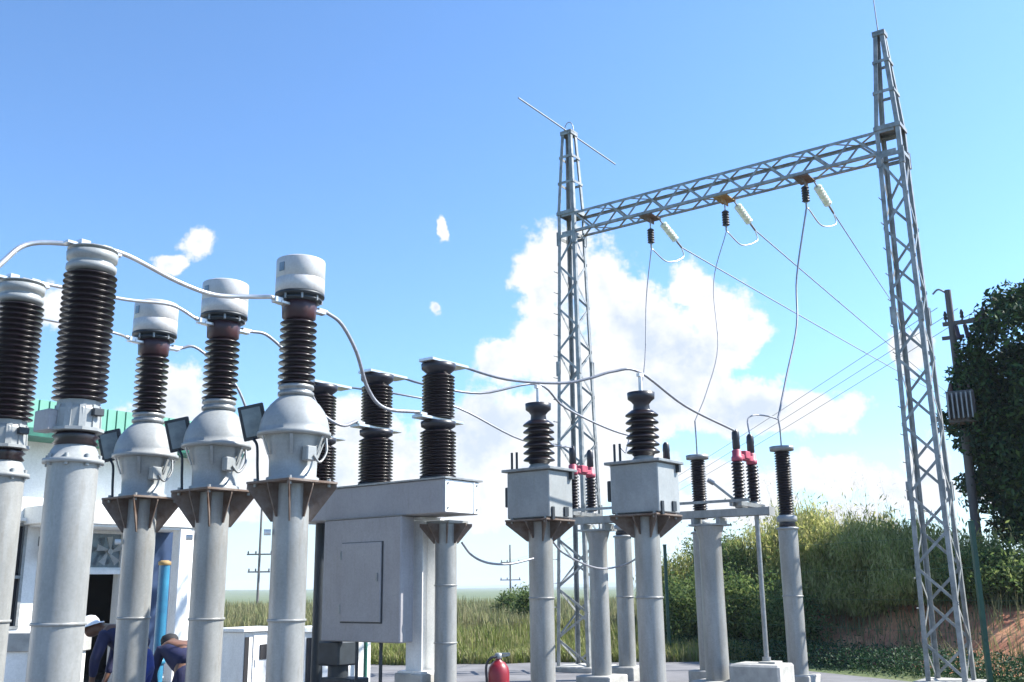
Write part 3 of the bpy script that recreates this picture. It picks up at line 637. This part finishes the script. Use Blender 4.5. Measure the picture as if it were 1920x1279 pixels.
wire('jumper_cable', [isop(0, .56), at(1402, 788, 15.6), at(1415, 779, 15.7), at(1440, 781, 15.9), at(1459, 787, 16.1)], .012, 'short thin cable arching from the red contacts to the lone surge arrester')
wire('control_cable', [at(866, 1018, 12.0), at(885, 1042, 12.2), at(915, 1056, 12.4), at(955, 1058, 12.6), at(1000, 1048, 12.9)], .014, 'thin dark cable sagging below the breaker toward the left square tank post')
wire('control_cable', [at(1033, 1012, 13.2), at(1060, 1040, 13.8), at(1120, 1066, 15.0), at(1170, 1060, 15.2), at(1205, 1040, 13.0)], .014, 'thin dark cable sagging between the two square tank posts')

# ------------------------------------------------------------------ building on the left
bd = empty('control_building', (-6.3, 20.0, 0), BAY)      # local x along the facade, -y is the sunlit outside
tag(bd, 'white control building with a mint green metal roof edge behind the left equipment', 'building')
wl = MB(); XL = -16.0; D1 = 7.0
# facade with openings cut out: built from butted panels
def panel(x0, x1, z0, z1): wl.box(((x0 + x1) / 2, .1, (z0 + z1) / 2), (x1 - x0, .2, z1 - z0))
panel(XL, -4.2, 0, 4.15); panel(-4.2, -3.36, 0, 1.0); panel(-4.2, -3.36, 2.75, 4.15); panel(-3.36, -2.5, 0, 4.15)
panel(-2.5, -1.56, 1.92, 2.02); panel(-2.5, -1.56, 2.62, 4.15); panel(-1.56, 0, 0, 4.15)
wl.box((-.1, D1 / 2 + .1, 2.07), (.2, D1 - .2, 4.15)).box((XL / 2, D1, 2.07), (-XL, .2, 4.15)).box((XL + .1, D1 / 2 + .1, 2.07), (.2, D1 - .4, 4.15))
wl.build('wall', 'wall', bd)
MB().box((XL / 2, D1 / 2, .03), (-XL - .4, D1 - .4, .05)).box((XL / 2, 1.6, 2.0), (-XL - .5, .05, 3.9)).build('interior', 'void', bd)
rf = MB().add([(XL - .5, -.62, 4.72), (.5, -.62, 4.72), (.5, D1 + .6, 4.72), (XL - .5, D1 + .6, 4.72), (XL + 2, D1 / 2, 5.25), (-2, D1 / 2, 5.25)],
              [(0, 1, 5, 4), (1, 2, 5), (2, 3, 4, 5), (3, 0, 4)]).build('roof', 'mint', bd)
fa = MB()
for k in range(int((-XL + 1) / .18)): fa.box((XL - .41 + k * .18, -.64, 4.52), (.15, .03, .5))
fa.box((XL / 2, -.60, 4.52), (-XL + 1, .05, .5)).box((.48, D1 / 2, 4.52), (.05, D1 + 1.2, .5)).build('fascia', 'mint', bd)
MB().box((XL / 2, -.66, 4.2), (-XL + 1.05, .12, .15), bev=.01).box((XL / 2, -.3, 4.16), (-XL + .9, .6, .03)).build('gutter', 'gut', bd)
MB().box((-2.0, -.5, 2.87), (2.9, 1.0, .3), bev=.01).box((-2.0, -.5, 2.7), (2.7, .9, .04)).build('canopy', 'wall', bd)
MB().box((-.88, -.85, 1.36), (.24, .24, 2.7), bev=.01).build('column', 'wall', bd)
MB().box((-.75, -.02, 1.4), (.9, .04, 2.6)).build('panel', 'shadewall', bd)  # dark sheet on the wall, paints the shade under the canopy
wn = MB().box((-3.78, .02, 1.03), (.84, .08, .05)).box((-3.78, .02, 2.72), (.84, .08, .05)).box((-4.17, .02, 1.87), (.05, .08, 1.65)).box((-3.39, .02, 1.87), (.05, .08, 1.65)).box((-3.78, .02, 1.85), (.74, .07, .05)).build('window', 'galv', bd)
MB().box((-3.78, .06, 1.87), (.74, .012, 1.65)).build('pane', 'void', wn)
MB().box((-3.3, -.06, 2.8), (1.1, .12, .05)).build('sill', 'wall', wn)
df = MB().box((-2.53, -.02, .95), (.07, .1, 1.9)).box((-1.53, -.02, .95), (.07, .1, 1.9)).box((-2.03, -.02, 1.94), (1.07, .1, .08)).build('door_frame', 'white', bd)
tr = MB().box((-2.03, .06, 2.32), (.94, .012, .6)).build('transom_panel', 'glasspanel', bd)
fn = MB().lathe([(.05, 0), (.05, .1)], (-1.85, -.02, 2.3), 12, (0, -1, 0))
for k in range(5):
    a = R(k * 72 + 12); d = Vector((math.cos(a), 0, math.sin(a))); e2 = Vector((-d.z, 0, d.x)); c = Vector((-1.85, -.07, 2.3))
    fn.add([c + d * .04, c + d * .24 + e2 * .1, c + d * .27 - e2 * .02, c + d * .04 - e2 * .03] + [c + d * .04 + Vector((0, -.012, 0)), c + d * .24 + e2 * .1 + Vector((0, -.03, 0)), c + d * .27 - e2 * .02 + Vector((0, -.012, 0)), c + d * .04 - e2 * .03 + Vector((0, -.012, 0))], [(0,1,2,3), (7,6,5,4), (0,4,5,1), (1,5,6,2), (2,6,7,3), (3,7,4,0)])
fn.build('exhaust_fan', 'grey', bd)
lm = MB().tube([(-3.1, 0, 2.45), (-3.1, -.14, 2.5), (-3.1, -.26, 2.42)], .018, 8).lathe([(.05, 0), (.1, -.04), (.12, -.12), (.08, -.2), (.02, -.24)], (-3.1, -.26, 2.4), 14).box((-3.1, -.02, 2.45), (.1, .04, .16)).build('wall_lamp', 'dark', bd)
MB().box((-2.9, -.02, 3.12), (.22, .04, .14)).build('vent_grille', 'galv', bd)

o = MB().cyl((0, 0, 0), (0, 0, 1.98), .075, n=20).lathe([(.075, .6), (.1, .61), (.1, .66), (.075, .67)], n=20, caps=False).build('blue_standpipe', 'blue')
o.location = (-5.0, 14.6, 0); tag(o, 'bright blue upright pipe with an ochre collar beside the white column', 'pipe')
MB().lathe([(.078, 1.95), (.088, 1.96), (.088, 2.0), (.05, 2.02)], n=20).build('collar', 'yellow', o)
o = MB().box((-7.6, 14.2, .41), (3.4, .2, .82)).build('low_wall', 'wall'); tag(o, 'low white wall with a grey coping at the lower left edge', 'wall')
MB().box((-7.6, 14.2, .945), (3.5, .3, .25), bev=.01).build('coping', 'conc', o)

# white metering cabinets
k1 = empty('metering_cabinet', at(452, 1279, 14.6).to_2d().to_3d(), BAY); tag(k1, 'small white metering cabinet with a little window, left of the nearest transformer post', 'cabinet')
MB().box((.35, .25, .52), (.7, .56, 1.0), bev=.012).build('body', 'white', k1)
MB().box((.33, .25, 1.045), (.8, .68, .05), bev=.008).build('lid', 'white', k1)
MB().box((.40, -.035, .55), (.5, .02, .84), bev=.004).box((.2, -.05, .6), (.03, .02, .1)).build('door', 'white', k1)
MB().box((.33, -.05, .74), (.13, .02, .2)).box((.04, -.035, .5), (.07, .014, .9)).build('window', 'void', k1)
k2 = empty('metering_cabinet', at(566, 1279, 15.0).to_2d().to_3d(), BAY); tag(k2, 'wider white cabinet with a dark open bay, seen under the hanging switch cabinet', 'cabinet')
MB().box((.7, .3, .5), (1.36, .6, .98), bev=.012).build('body', 'white', k2)
MB().box((.68, .3, 1.02), (1.46, .72, .06), bev=.008).build('lid', 'white', k2)
MB().box((.16, -.012, .52), (.2, .02, .78)).build('open_bay', 'void', k2)
MB().cyl((1.12, -.14, .02), (1.12, -.14, 1.0), .03, n=10).build('conduit', 'gut', k2)

# fire extinguisher on a stand
fe = empty('fire_extinguisher', at(935, 1270, 11.2).to_2d().to_3d(), 0); tag(fe, 'red fire extinguisher with a black hose standing between the grey posts', 'fire extinguisher')
MB().lathe([(.1, .28), (.115, .29), (.115, .70), (.105, .76), (.07, .81), (.03, .835), (.03, .86)], n=26).build('cylinder', 'redf', fe)
MB().lathe([(.035, .85), (.04, .86), (.04, .9), (.015, .91)], n=12).box((.06, 0, .9), (.13, .025, .018)).box((.06, 0, .875), (.12, .025, .014), Matrix.Rotation(R(-8), 3, 'Y')).build('valve', 'galv', fe)
MB().tube([(.0, -.02, .87), (-.08, -.05, .86), (-.13, -.05, .78), (-.125, -.04, .6), (-.12, -.03, .42)], .013).build('hose', 'black', fe)
MB().lathe([(.03, .36), (.045, .24), (.02, .42)][:2], (-.12, -.03, 0), 10).build('horn', 'black', fe)
MB().box((0, 0, .27), (.3, .26, .02)).cyl((-.12, -.1, 0), (-.12, -.1, .27), .012).cyl((.12, -.1, 0), (.12, -.1, .27), .012).cyl((-.12, .1, 0), (-.12, .1, .27), .012).cyl((.12, .1, 0), (.12, .1, .27), .012).build('stand', 'dark', fe)

# ------------------------------------------------------------------ people
def skinned(name, nodes, edges, m, parent, sub=2, grow=0.0):
    me = bpy.data.meshes.new(name); me.from_pydata([n[:3] for n in nodes], edges, []); me.materials.append(MT[m])
    o = bpy.data.objects.new(name, me); col.objects.link(o); o.parent = parent
    md = o.modifiers.new('skin', 'SKIN'); md.use_smooth_shade = True
    for i, n in enumerate(nodes): o.data.skin_vertices[0].data[i].radius = (n[3] + grow, (n[4] if len(n) > 4 else n[3]) + grow)
    o.data.skin_vertices[0].data[0].use_root = True
    s = o.modifiers.new('sub', 'SUBSURF'); s.levels = sub; s.render_levels = sub
    return o
def person(loc, rz, label, top_m, leg_m, hat):
    """worker bending forward (towards local -x), hands near the knees"""
    t = empty('person', loc, rz); tag(t, label, 'person')
    pel, wa, ch, nk, hd = (0.06, 0, .93), (-.05, 0, 1.06), (-.30, 0, 1.24), (-.44, 0, 1.27), (-.56, 0, 1.26)
    nodes = [(*pel, .13, .15), (*wa, .12, .15), (*ch, .13, .18), (*nk, .06), (-.50, 0, 1.27, .075), (*hd, .095), (-.65, 0, 1.22, .07)]
    edges = [(0, 1), (1, 2), (2, 3), (3, 4), (4, 5), (5, 6)]
    for s in (-1, 1):
        b = len(nodes); nodes += [(.06, s * .1, .86, .095), (-.04, s * .12, .48, .065), (.03, s * .12, .1, .045), (-.12, s * .13, .05, .04)]
        edges += [(0, b), (b, b + 1), (b + 1, b + 2), (b + 2, b + 3)]
        a = len(nodes); nodes += [(-.33, s * .21, 1.2, .06), (-.40, s * .27, .93, .045), (-.44, s * .2, .70, .032), (-.46, s * .18, .64, .03)]
        edges += [(2, a), (a, a + 1), (a + 1, a + 2), (a + 2, a + 3)]
        for fi, (dx, dy, ln) in enumerate(((-.03, .02, .05), (-.012, .028, .062), (.006, .03, .065), (.024, .028, .06), (.04, .02, .045))):
            h = len(nodes); nodes += [(-.46 + dx, s * (.18 - dy * .3), .61, .009), (-.46 + dx * 1.25, s * (.18 - dy), .61 - ln, .007)]; edges += [(a + 3, h), (h, h + 1)]
    body = skinned('body', nodes, edges, 'skin', t)
    skinned('shirt', [(0.03, 0, .98, .165, .19), (*wa, .155, .19), (*ch, .165, .215), (-.44, 0, 1.27, .095), (-.33, .21, 1.2, .078), (-.40, .27, .93, .06), (-.43, .21, .74, .045), (-.33, -.21, 1.2, .078), (-.40, -.27, .93, .06), (-.43, -.21, .74, .045)],
            [(0, 1), (1, 2), (2, 3), (2, 4), (4, 5), (5, 6), (2, 7), (7, 8), (8, 9)], top_m, t)
    skinned('trousers', [(*pel, .16, .18), (-.02, 0, 1.02, .15, .175), (.06, .1, .84, .115), (-.04, .12, .48, .085), (.03, .12, .14, .07), (.06, -.1, .84, .115), (-.04, -.12, .48, .085), (.03, -.12, .14, .07)],
            [(0, 1), (0, 2), (2, 3), (3, 4), (0, 5), (5, 6), (6, 7)], leg_m, t)
    for s in (-1, 1): MB().box((-.03, s * .125, .05), (.28, .1, .1), bev=.02).build('boot', 'dark', t)
    if hat:
        q = Vector((-.35, 0, .94)); c = Vector((-.60, 0, 1.28))
        MB().lathe([(.165, 0), (.165, .012), (.125, .015), (.12, .06), (.095, .105), (.05, .13), (0, .138)], c, 22, q, caps=False).build('hard_hat', hat, t)
    else: MB().lathe([(.11, 0), (.112, .05), (.09, .095), (.04, .115), (0, .118)], (-.585, 0, 1.27), 20, (-.3, 0, .95), caps=False).build('hair', 'void', t)
    return t
p1 = at(169, 1160, 11.9); person((p1.x + .60, 11.9, -.08), R(0), 'worker in a white hard hat and navy clothes bending before the dark doorway', 'navy', 'bluecloth', 'white')
p2 = at(312, 1240, 12.6); person((p2.x + .12, 13.0, -.33), R(-50), 'worker in dark navy bending low, mostly hidden beside the blue pipe', 'navy', 'navy', None)

# ------------------------------------------------------------------ utility pole with transformer, distant poles and lines
pb = at(1788, 640, 23.6); up_ = empty('utility_pole', (pb.x, 23.6, 0), R(-30)); tag(up_, 'weathered utility pole with crossarm behind the big lattice mast', 'utility pole')
zt_ = at(1765, 545, 23.6).z
MB().lathe([(.12, 0), (.075, zt_)], n=16).build('pole', 'wood', up_)
zc = at(1790, 607, 23.6).z
MB().box((.30, 0, zc), (1.0, .09, .09)).box((.0, .0, zc - .35), (.5, .08, .08)).build('crossarm', 'wood', up_)
for x in (-.12, .25, .72): MB().lathe([(.02, zc + .04), (.02, zc + .1), (.05, zc + .12), (.035, zc + .2), (.05, zc + .22), (.02, zc + .32)], (x, 0, 0), 12).build('pin_insulator', 'black', up_)
for x in (.1, .3): MB().cyl((x, -.1, zc - .1), (x + .05, -.2, zc - .45), .05, n=10).build('fuse_cutout', 'brown', up_)
MB().tube([(0, 0, zt_ - .1), (-.2, 0, zt_ + .05), (-.35, 0, zt_ - .05)], .025).build('lamp_arm', 'galv', up_)
pt = at(1804, 765, 23.1); tf = empty('pole_transformer', (pt.x, 23.1, pt.z - .45), R(-30)); tag(tf, 'grey finned transformer hung on the utility pole beside the tree', 'transformer')
MB().box((0, 0, .45), (.6, .45, .75), bev=.02).build('tank', 'wood', tf)
for i in range(6): MB().box((-.25 + i * .1, -.33, .45), (.035, .2, .6), bev=.004).build('cooling_fin', 'galv', tf)
for i in range(3): MB().lathe([(.03, .83), (.06, .86), (.04, .9), (.06, .93), (.03, 1.05)], (-.2 + i * .2, 0, 0), 10).build('bushing', 'brown', tf)
def far_pole(px, ytop, D, arms, lb):
    b = at(px, 1100, D); e = empty('distant_pole', (b.x, D, -2.5)); zt2 = at(px, ytop, D).z + 2.5
    MB().lathe([(.17, 0), (.12, zt2)], n=8).build('pole', 'wood', e)
    for (y_, w_) in arms:
        z = at(px, y_, D).z + 2.5; MB().box((0, 0, z), (w_, .14, .16)).build('crossarm', 'wood', e)
        for sx in (-.45, -.15, .45): MB().lathe([(.06, z + .08), (.1, z + .2), (.05, z + .4)], (sx * w_, 0, 0), 6).build('pin_insulator', 'black', e)
    tag(e, lb, 'utility pole', 'distant utility poles in the fields'); return e
far_pole(484, 948, 120, ((1040, 3.0), (1073, 2.6)), 'distant utility pole with crossarms between the left transformer posts')
far_pole(957, 1022, 170, ((1055, 3.2), (1088, 3.4)), 'distant utility pole in the field right of the circuit breaker')
for i in range(3):
    a = Vector((pb.x - .3 + i * .45, 23.6 - i * .1, zc + .4 - i * .05)); b = at(957 + (i - 1) * 14, 1052, 170)
    pts = [a + (b - a) * t - Vector((0, 0, 4 * 1.4 * t * (1 - t))) for t in np.linspace(0, 1, 11)]
    wire('distribution_line', pts, .009, ['thin line from the utility pole to the far field, lowest of three', 'thin line from the utility pole to the far field, middle of three', 'thin line from the utility pole to the far field, highest of three'][2 - i], grp='thin distribution lines over the fields', cat='overhead line', n=5)

# ------------------------------------------------------------------ fence
fc = empty('wire_fence', (0, 0, 0)); tag(fc, 'dark green wire fence with thin posts in front of the bushes', 'fence')
fp = [Vector((3.55, 24.1, 0)) + FD * (i * 4.45) for i in range(0, 4)]
for p in fp: MB().box((p.x, p.y, 1.25), (.07, .07, 2.5)).box((p.x, p.y, 2.51), (.085, .085, .02)).build('fence_post', 'fence', fc)
mesh = MB()
for z in (.3, .8, 1.3, 1.8, 2.3): mesh.cyl((fp[0].x, fp[0].y, z), (fp[-1].x, fp[-1].y, z), .002, n=4)
mesh.build('fence_wire', 'fence', fc)

# ------------------------------------------------------------------ vegetation
def mesh_np(name, V, faces_n, m, parent=None):
    """V: (n, faces_n, 3) array of separate faces"""
    n = V.shape[0]; me = bpy.data.meshes.new(name); me.vertices.add(n * faces_n); me.vertices.foreach_set('co', V.reshape(-1).astype(np.float32))
    me.loops.add(n * faces_n); me.loops.foreach_set('vertex_index', np.arange(n * faces_n, dtype=np.int32))
    me.polygons.add(n); me.polygons.foreach_set('loop_start', np.arange(0, n * faces_n, faces_n, dtype=np.int32)); me.polygons.foreach_set('loop_total', np.full(n, faces_n, np.int32))
    me.update(calc_edges=True); me.materials.append(m); o = bpy.data.objects.new(name, me); col.objects.link(o)
    if parent: o.parent = parent
    return o
def leaves(C, size, up=.3, vert=0):
    """C: (n,3) centres -> rhombic leaves"""
    n = len(C); a = rng.normal(size=(n, 3)); a[:, 2] *= 1 + vert; a /= np.linalg.norm(a, axis=1)[:, None]; nr = rng.normal(size=(n, 3)); nr[:, 2] = np.abs(nr[:, 2]) + up
    b = np.cross(nr, a); b /= np.linalg.norm(b, axis=1)[:, None] + 1e-9
    s = size * rng.uniform(.6, 1.35, (n, 1)); a = a * s; b = b * s * (.42 if not vert else .2)
    return np.stack([C - a, C - b * 1.0 + a * .1, C + a, C + b + a * .1], 1)
def clump_points(n, c, r, nc, rc, shell=.55):
    """n leaf centres in nc clumps spread through an ellipsoid"""
    d = rng.normal(size=(nc, 3)); d /= np.linalg.norm(d, axis=1)[:, None]; rr_ = rng.uniform(shell, 1, (nc, 1)); K = np.array(c) + d * rr_ * np.array(r)
    idx = rng.integers(0, nc, n); q = rng.normal(size=(n, 3)) * .5; q /= np.maximum(1, np.linalg.norm(q, axis=1))[:, None]
    sz = rc * rng.uniform(.6, 1.3, (nc, 1)); return K[idx] + q * sz[idx] * np.array([1, 1, .75])
M_tree = leafmat('dark_tree_leaf', [(.008,.026,.014), (.014,.042,.018), (.026,.065,.022), (.06,.12,.03)], .6, .10)
M_bush = leafmat('bush_leaf', [(.18,.22,.06), (.30,.33,.09), (.40,.39,.13), (.47,.43,.20)], .7, .6)
M_bushd = leafmat('dark_bush_leaf', [(.04,.085,.028), (.10,.155,.045), (.20,.24,.08)], .7, .5)
M_grass = leafmat('lime_grass', [(.13,.17,.035), (.18,.22,.055), (.24,.25,.09), (.28,.25,.13)], .6, .3)
M_dry = leafmat('tall_dry_grass', [(.17,.165,.08), (.23,.21,.11), (.28,.23,.14), (.17,.20,.08)], .7, .3)
M_low = leafmat('low_dark_cover', [(.012,.04,.018), (.02,.06,.024), (.05,.09,.03)], .6, .2)
M_reed = leafmat('pale_reed', [(.36,.34,.22), (.44,.41,.30), (.28,.31,.16)], .7, .3)

# tree at the right edge
tc_ = at(2044, 812, 23.4); tr_ = empty('broadleaf_tree', (tc_.x + .5, 23.8, 0.9)); tag(tr_, 'dense dark green broadleaf tree cut by the right edge of the photo', 'tree')
tk = MB().tube([(0, 0, -.6), (.05, 0, 1.2), (-.1, .1, 2.6), (-.3, 0, 4.2)], .22, 12)
for i in range(9):
    a = i * .7; z = 1.9 + i * .25; l = 1.7 - i * .08
    tk.tube([(-.1, .05, z), (math.cos(a) * l * .5, math.sin(a) * l * .5, z + .55), (math.cos(a) * l, math.sin(a) * l, z + 1.1)], .07, 7)
tk.build('trunk', 'bark', tr_)
off = Vector((tc_.x, 23.4, tc_.z)) - tr_.location
P = [clump_points(85000, off, (3.12, 2.9, 3.8), 270, .62, .46), clump_points(26000, off + Vector((.1, -.2, -.3)), (2.7, 2.6, 2.9), 70, .4, .95), clump_points(5000, Vector(at(1822, 735, 23.3)) - tr_.location, (.35, .5, .9), 22, .3, .3), np.clip(rng.normal(size=(9000, 3)), -1.7, 1.7) * .40 * np.array([2.6, 2.4, 2.8]) + np.array(off)]
mesh_np('crown', leaves(np.concatenate(P), .085), 4, M_tree, tr_)

# bushes on the bank
def bush(k, s, rx, rz, n, m, lb, cat='bush', grp='bushes along the top of the bank'):
    s += 1.3; p = F0 + FD * k + FN * s; z = max(0, bank_h(k, s)); rz *= 1.06; e = empty('bush', (p.x, p.y, z)); tag(e, lb, cat, grp)
    st = MB()
    for i in range(7):
        a = i * .9; st.tube([(0, 0, -.1), (math.cos(a) * rx * .25, math.sin(a) * rx * .25, rz * .6), (math.cos(a) * rx * .5, math.sin(a) * rx * .5, rz * 1.25)], .02, 5)
    st.build('stem', 'bark', e)
    n = int(n * 2.4); C = clump_points(n, (0, 0, rz * .74), (rx * 1.12, rx * 1.12, rz * 1.0), 110, .40, .25)
    up = rng.random(n) < .22; C[up, 2] += rng.exponential(.16, up.sum()); C[:, 2] = np.maximum(C[:, 2], -.05)
    mesh_np('foliage', leaves(C, .05 if m is M_bushd else .07, .3, 0 if m is M_bushd else 2.5), 4, m, e); return e
BU = [(-4.2, 1.45, 1.15, 1.02, 9000, M_bushd, 'leftmost dark bush on the bank, seen beside the disconnector post'),
      (-2.8, 1.6, 1.25, 1.0, 10000, M_bushd, 'dark green bush on the bank directly left of the lone arrester post'),
      (-1.4, 2.1, 1.35, 1.16, 12000, M_bush, 'tallest olive bush, just right of the lone arrester post, with pale plumes above'),
      (0, 2.1, 1.35, 1.06, 12000, M_bush, 'olive green bush midway between the arrester post and the big mast'),
      (1.4, 2.0, 1.25, .84, 10000, M_bush, 'yellow-green bush just left of the big lattice mast'),
      (2.8, 2.0, 1.25, .86, 10000, M_bush, 'bush seen through the foot of the big lattice mast'),
      (4.2, 2.0, 1.2, .68, 9000, M_bush, 'green bush right of the big lattice mast below the tree'),
      (5.4, 1.9, 1.2, .55, 7000, M_bushd, 'low bush at the right edge below the dark tree'),
      (-2.0, 4.3, 1.6, 1.2, 9000, M_bush, 'rear bush whose top shows behind the tallest bush'),
      (-1.5, -.9, 1.0, .95, 7000, M_bushd, 'dark bush reaching the ground behind the disconnector post'),
      (.2, -.8, .95, .9, 7000, M_bushd, 'dark bush reaching the ground beside the drive rod'),
      (1.5, -.7, .75, .62, 5000, M_bushd, 'small dark bush reaching the ground behind the lone arrester post'),
      (.6, 1.2, .95, .40, 4000, M_bush, 'low bush spilling over the red bank right of the lone arrester post'),
      (2.2, 1.2, 1.0, .36, 4000, M_bush, 'low bush spilling over the red bank midway to the big mast'),
      (3.8, 1.2, .95, .34, 4000, M_bush, 'low bush spilling over the red bank behind the big mast'),
      (-4.4, .4, 1.0, 1.0, 7000, M_bush, 'bright green bush beside the left fence post')]
for b in BU: bush(*b)

for px, D, hh, lb in ((993, 34, 1.35, 'small green shrub standing alone in the field beside the lattice mast foot'), (950, 40, 1.1, 'small darker shrub in the field under the far utility pole')):
    p = at(px, 1100, D); e = empty('field_shrub', (p.x, D, 0)); tag(e, lb, 'bush', 'shrubs in the field')
    MB().tube([(0, 0, 0), (.05, 0, hh * .5), (-.03, .05, hh)], .03, 6).build('stem', 'bark', e)
    mesh_np('foliage', leaves(clump_points(2600, (0, 0, hh * .75), (.45, .45, hh * .5), 22, .4, .2), .06), 4, M_bushd, e)
# grass and ground cover (uncountable)
def blades(name, X, Y, Z, h, wd, m, bend=.35):
    """bent tapering blades, six points and two faces each"""
    n = len(X); t = rng.uniform(0, 2 * np.pi, n); a = t + np.pi / 2; k = bend * rng.random(n)
    d = np.stack([np.cos(a) * wd, np.sin(a) * wd, np.zeros(n)], 1); bx, by_ = np.cos(t) * h * k, np.sin(t) * h * k
    base = np.stack([X, Y, Z], 1); mid = base + np.stack([bx * .35, by_ * .35, h * .6], 1); tip = base + np.stack([bx, by_, h], 1)
    V = np.stack([base - d, base + d, mid + d * .8, mid - d * .8, tip + d * .12, tip - d * .12], 1)
    me = bpy.data.meshes.new(name); me.vertices.add(n * 6); me.vertices.foreach_set('co', V.reshape(-1).astype(np.float32))
    li = (np.arange(n)[:, None] * 6 + np.array([0, 1, 2, 3, 3, 2, 4, 5])[None]).reshape(-1).astype(np.int32)
    me.loops.add(n * 8); me.loops.foreach_set('vertex_index', li)
    me.polygons.add(n * 2); me.polygons.foreach_set('loop_start', np.arange(0, n * 8, 4, dtype=np.int32)); me.polygons.foreach_set('loop_total', np.full(n * 2, 4, np.int32))
    me.update(calc_edges=True); me.materials.append(m); o = bpy.data.objects.new(name, me); col.objects.link(o); return o, tip
n = 52000; Y = 22.6 + rng.random(n) ** 1.5 * 14; X = rng.uniform(-.42, .24, n) * Y
hmul = .2 + .42 * np.clip((Y - 22.6) / 6, 0, 1) + .15 * np.sin(X * 1.7) * np.sin(Y * .9)
keep = (X > -6.0) & (X * .912 + Y * .41 < F0.x * .912 + F0.y * .41 + .3); X, Y, hmul = X[keep], Y[keep], hmul[keep]
o, _ = blades('grass', X, Y, np.zeros(len(X)), hmul * rng.uniform(.6, 1.2, len(X)), .015, M_grass); tag(o, 'lime green grass growing beyond the edge of the paved yard', 'grass', kind='stuff')
n = 60000; Y = 29 + rng.random(n) ** 1.4 * 42; X = rng.uniform(-.42, .33, n) * Y
hmul = .76 + .2 * np.sin(X * .6 + 1) * np.sin(Y * .33) + .2 * rng.random(n)
o, _ = blades('tall_grass', X, Y, np.zeros(n), hmul * rng.uniform(.55, 1.1, n), .024, M_dry); tag(o, 'tall brownish grass in the field behind the yard', 'grass', kind='stuff')
n = 5200; X = rng.uniform(-9, 4.2, n); Y = 22.35 + rng.exponential(.22, n) + .25 * np.sin(X * 2.3) * np.sin(X * .9 + 1) - .25
o, _ = blades('edge_weeds', X, Y, np.full(n, .02), rng.uniform(.06, .34, n), .012, M_grass, .8); tag(o, 'ragged weeds creeping over the edge of the paved yard', 'weeds', kind='stuff')
# reeds with plumes above the bushes
n = 190; k = rng.normal(-1.1, 1.3, n); s_ = rng.uniform(2.4, 6.5, n); Pp = np.array([list(F0 + FD * a + FN * b) for a, b in zip(k, s_)]); h = rng.uniform(1.9, 3.1, n) * np.where(rng.random(n) < .2, 1.12, .92)
o, tips = blades('reeds', Pp[:, 0], Pp[:, 1], np.full(n, 1.0), h, .008, M_reed, .3)
rep = 26; tp = np.repeat(tips, rep, 0) + rng.normal(size=(n * rep, 3)) * np.array([.045, .045, .14]) + np.array([0, 0, -.14])
tag(o, 'wispy tall reeds sticking up out of the bushes', 'reeds', kind='stuff')
o = mesh_np('reed_plumes', leaves(tp, .02, .3, 2), 4, M_reed); tag(o, 'pale feathery reed plumes above the bushes', 'reeds', kind='stuff')
# low cover at the bank foot, on its face and on its top
n = 110000; k = rng.uniform(-10, 16, n); s_ = np.where(rng.random(n) < .55, rng.normal(-.1, .65, n), rng.uniform(.5, 9, n))
kp = (s_ > -1.35) & ~((s_ > .55) & (s_ < 3.0) & (rng.random(n) < .93) & (k > .4)); k, s_ = k[kp], s_[kp]
Pp = np.array([list(F0 + FD * a + FN * b) for a, b in zip(k, s_)]); zz = np.array([max(0, bank_h(a, b)) if b > -.2 else 0 for a, b in zip(k, s_)])
C = np.stack([Pp[:, 0], Pp[:, 1], zz + rng.random(len(k)) ** 1.5 * .42 * np.where(s_ < 1, 1, .6)], 1)
o = mesh_np('ground_cover', leaves(C, .032), 4, M_low); tag(o, 'low dark green growth along the foot of the red earth bank', 'ground cover', kind='stuff')
n = 3600; k = rng.uniform(-.5, 14, n); s_ = rng.uniform(.5, 3.6, n); Pp = np.array([list(F0 + FD * a + FN * b) for a, b in zip(k, s_)]); zz = np.array([bank_h(a, b) for a, b in zip(k, s_)])
o, _ = blades('dry_grass', Pp[:, 0], Pp[:, 1], zz, rng.uniform(.12, .5, n), .01, M_dry, .7); tag(o, 'dry grass tufts on the red earth bank', 'grass', kind='stuff')

# ------------------------------------------------------------------ haze
hz = bpy.data.materials.new('haze_air'); hz.use_nodes = True; t = hz.node_tree; t.nodes.remove(t.nodes['Principled BSDF'])
pv = t.nodes.new('ShaderNodeVolumePrincipled'); pv.inputs['Color'].default_value = (.80, .90, 1.0, 1); pv.inputs['Density'].default_value = .00035
t.links.new(pv.outputs[0], [n for n in t.nodes if n.type == 'OUTPUT_MATERIAL'][0].inputs['Volume'])
o = MB().box((0, 0, 16), (10800, 10800, 52)).build('haze', hz); tag(o, kind='stuff')
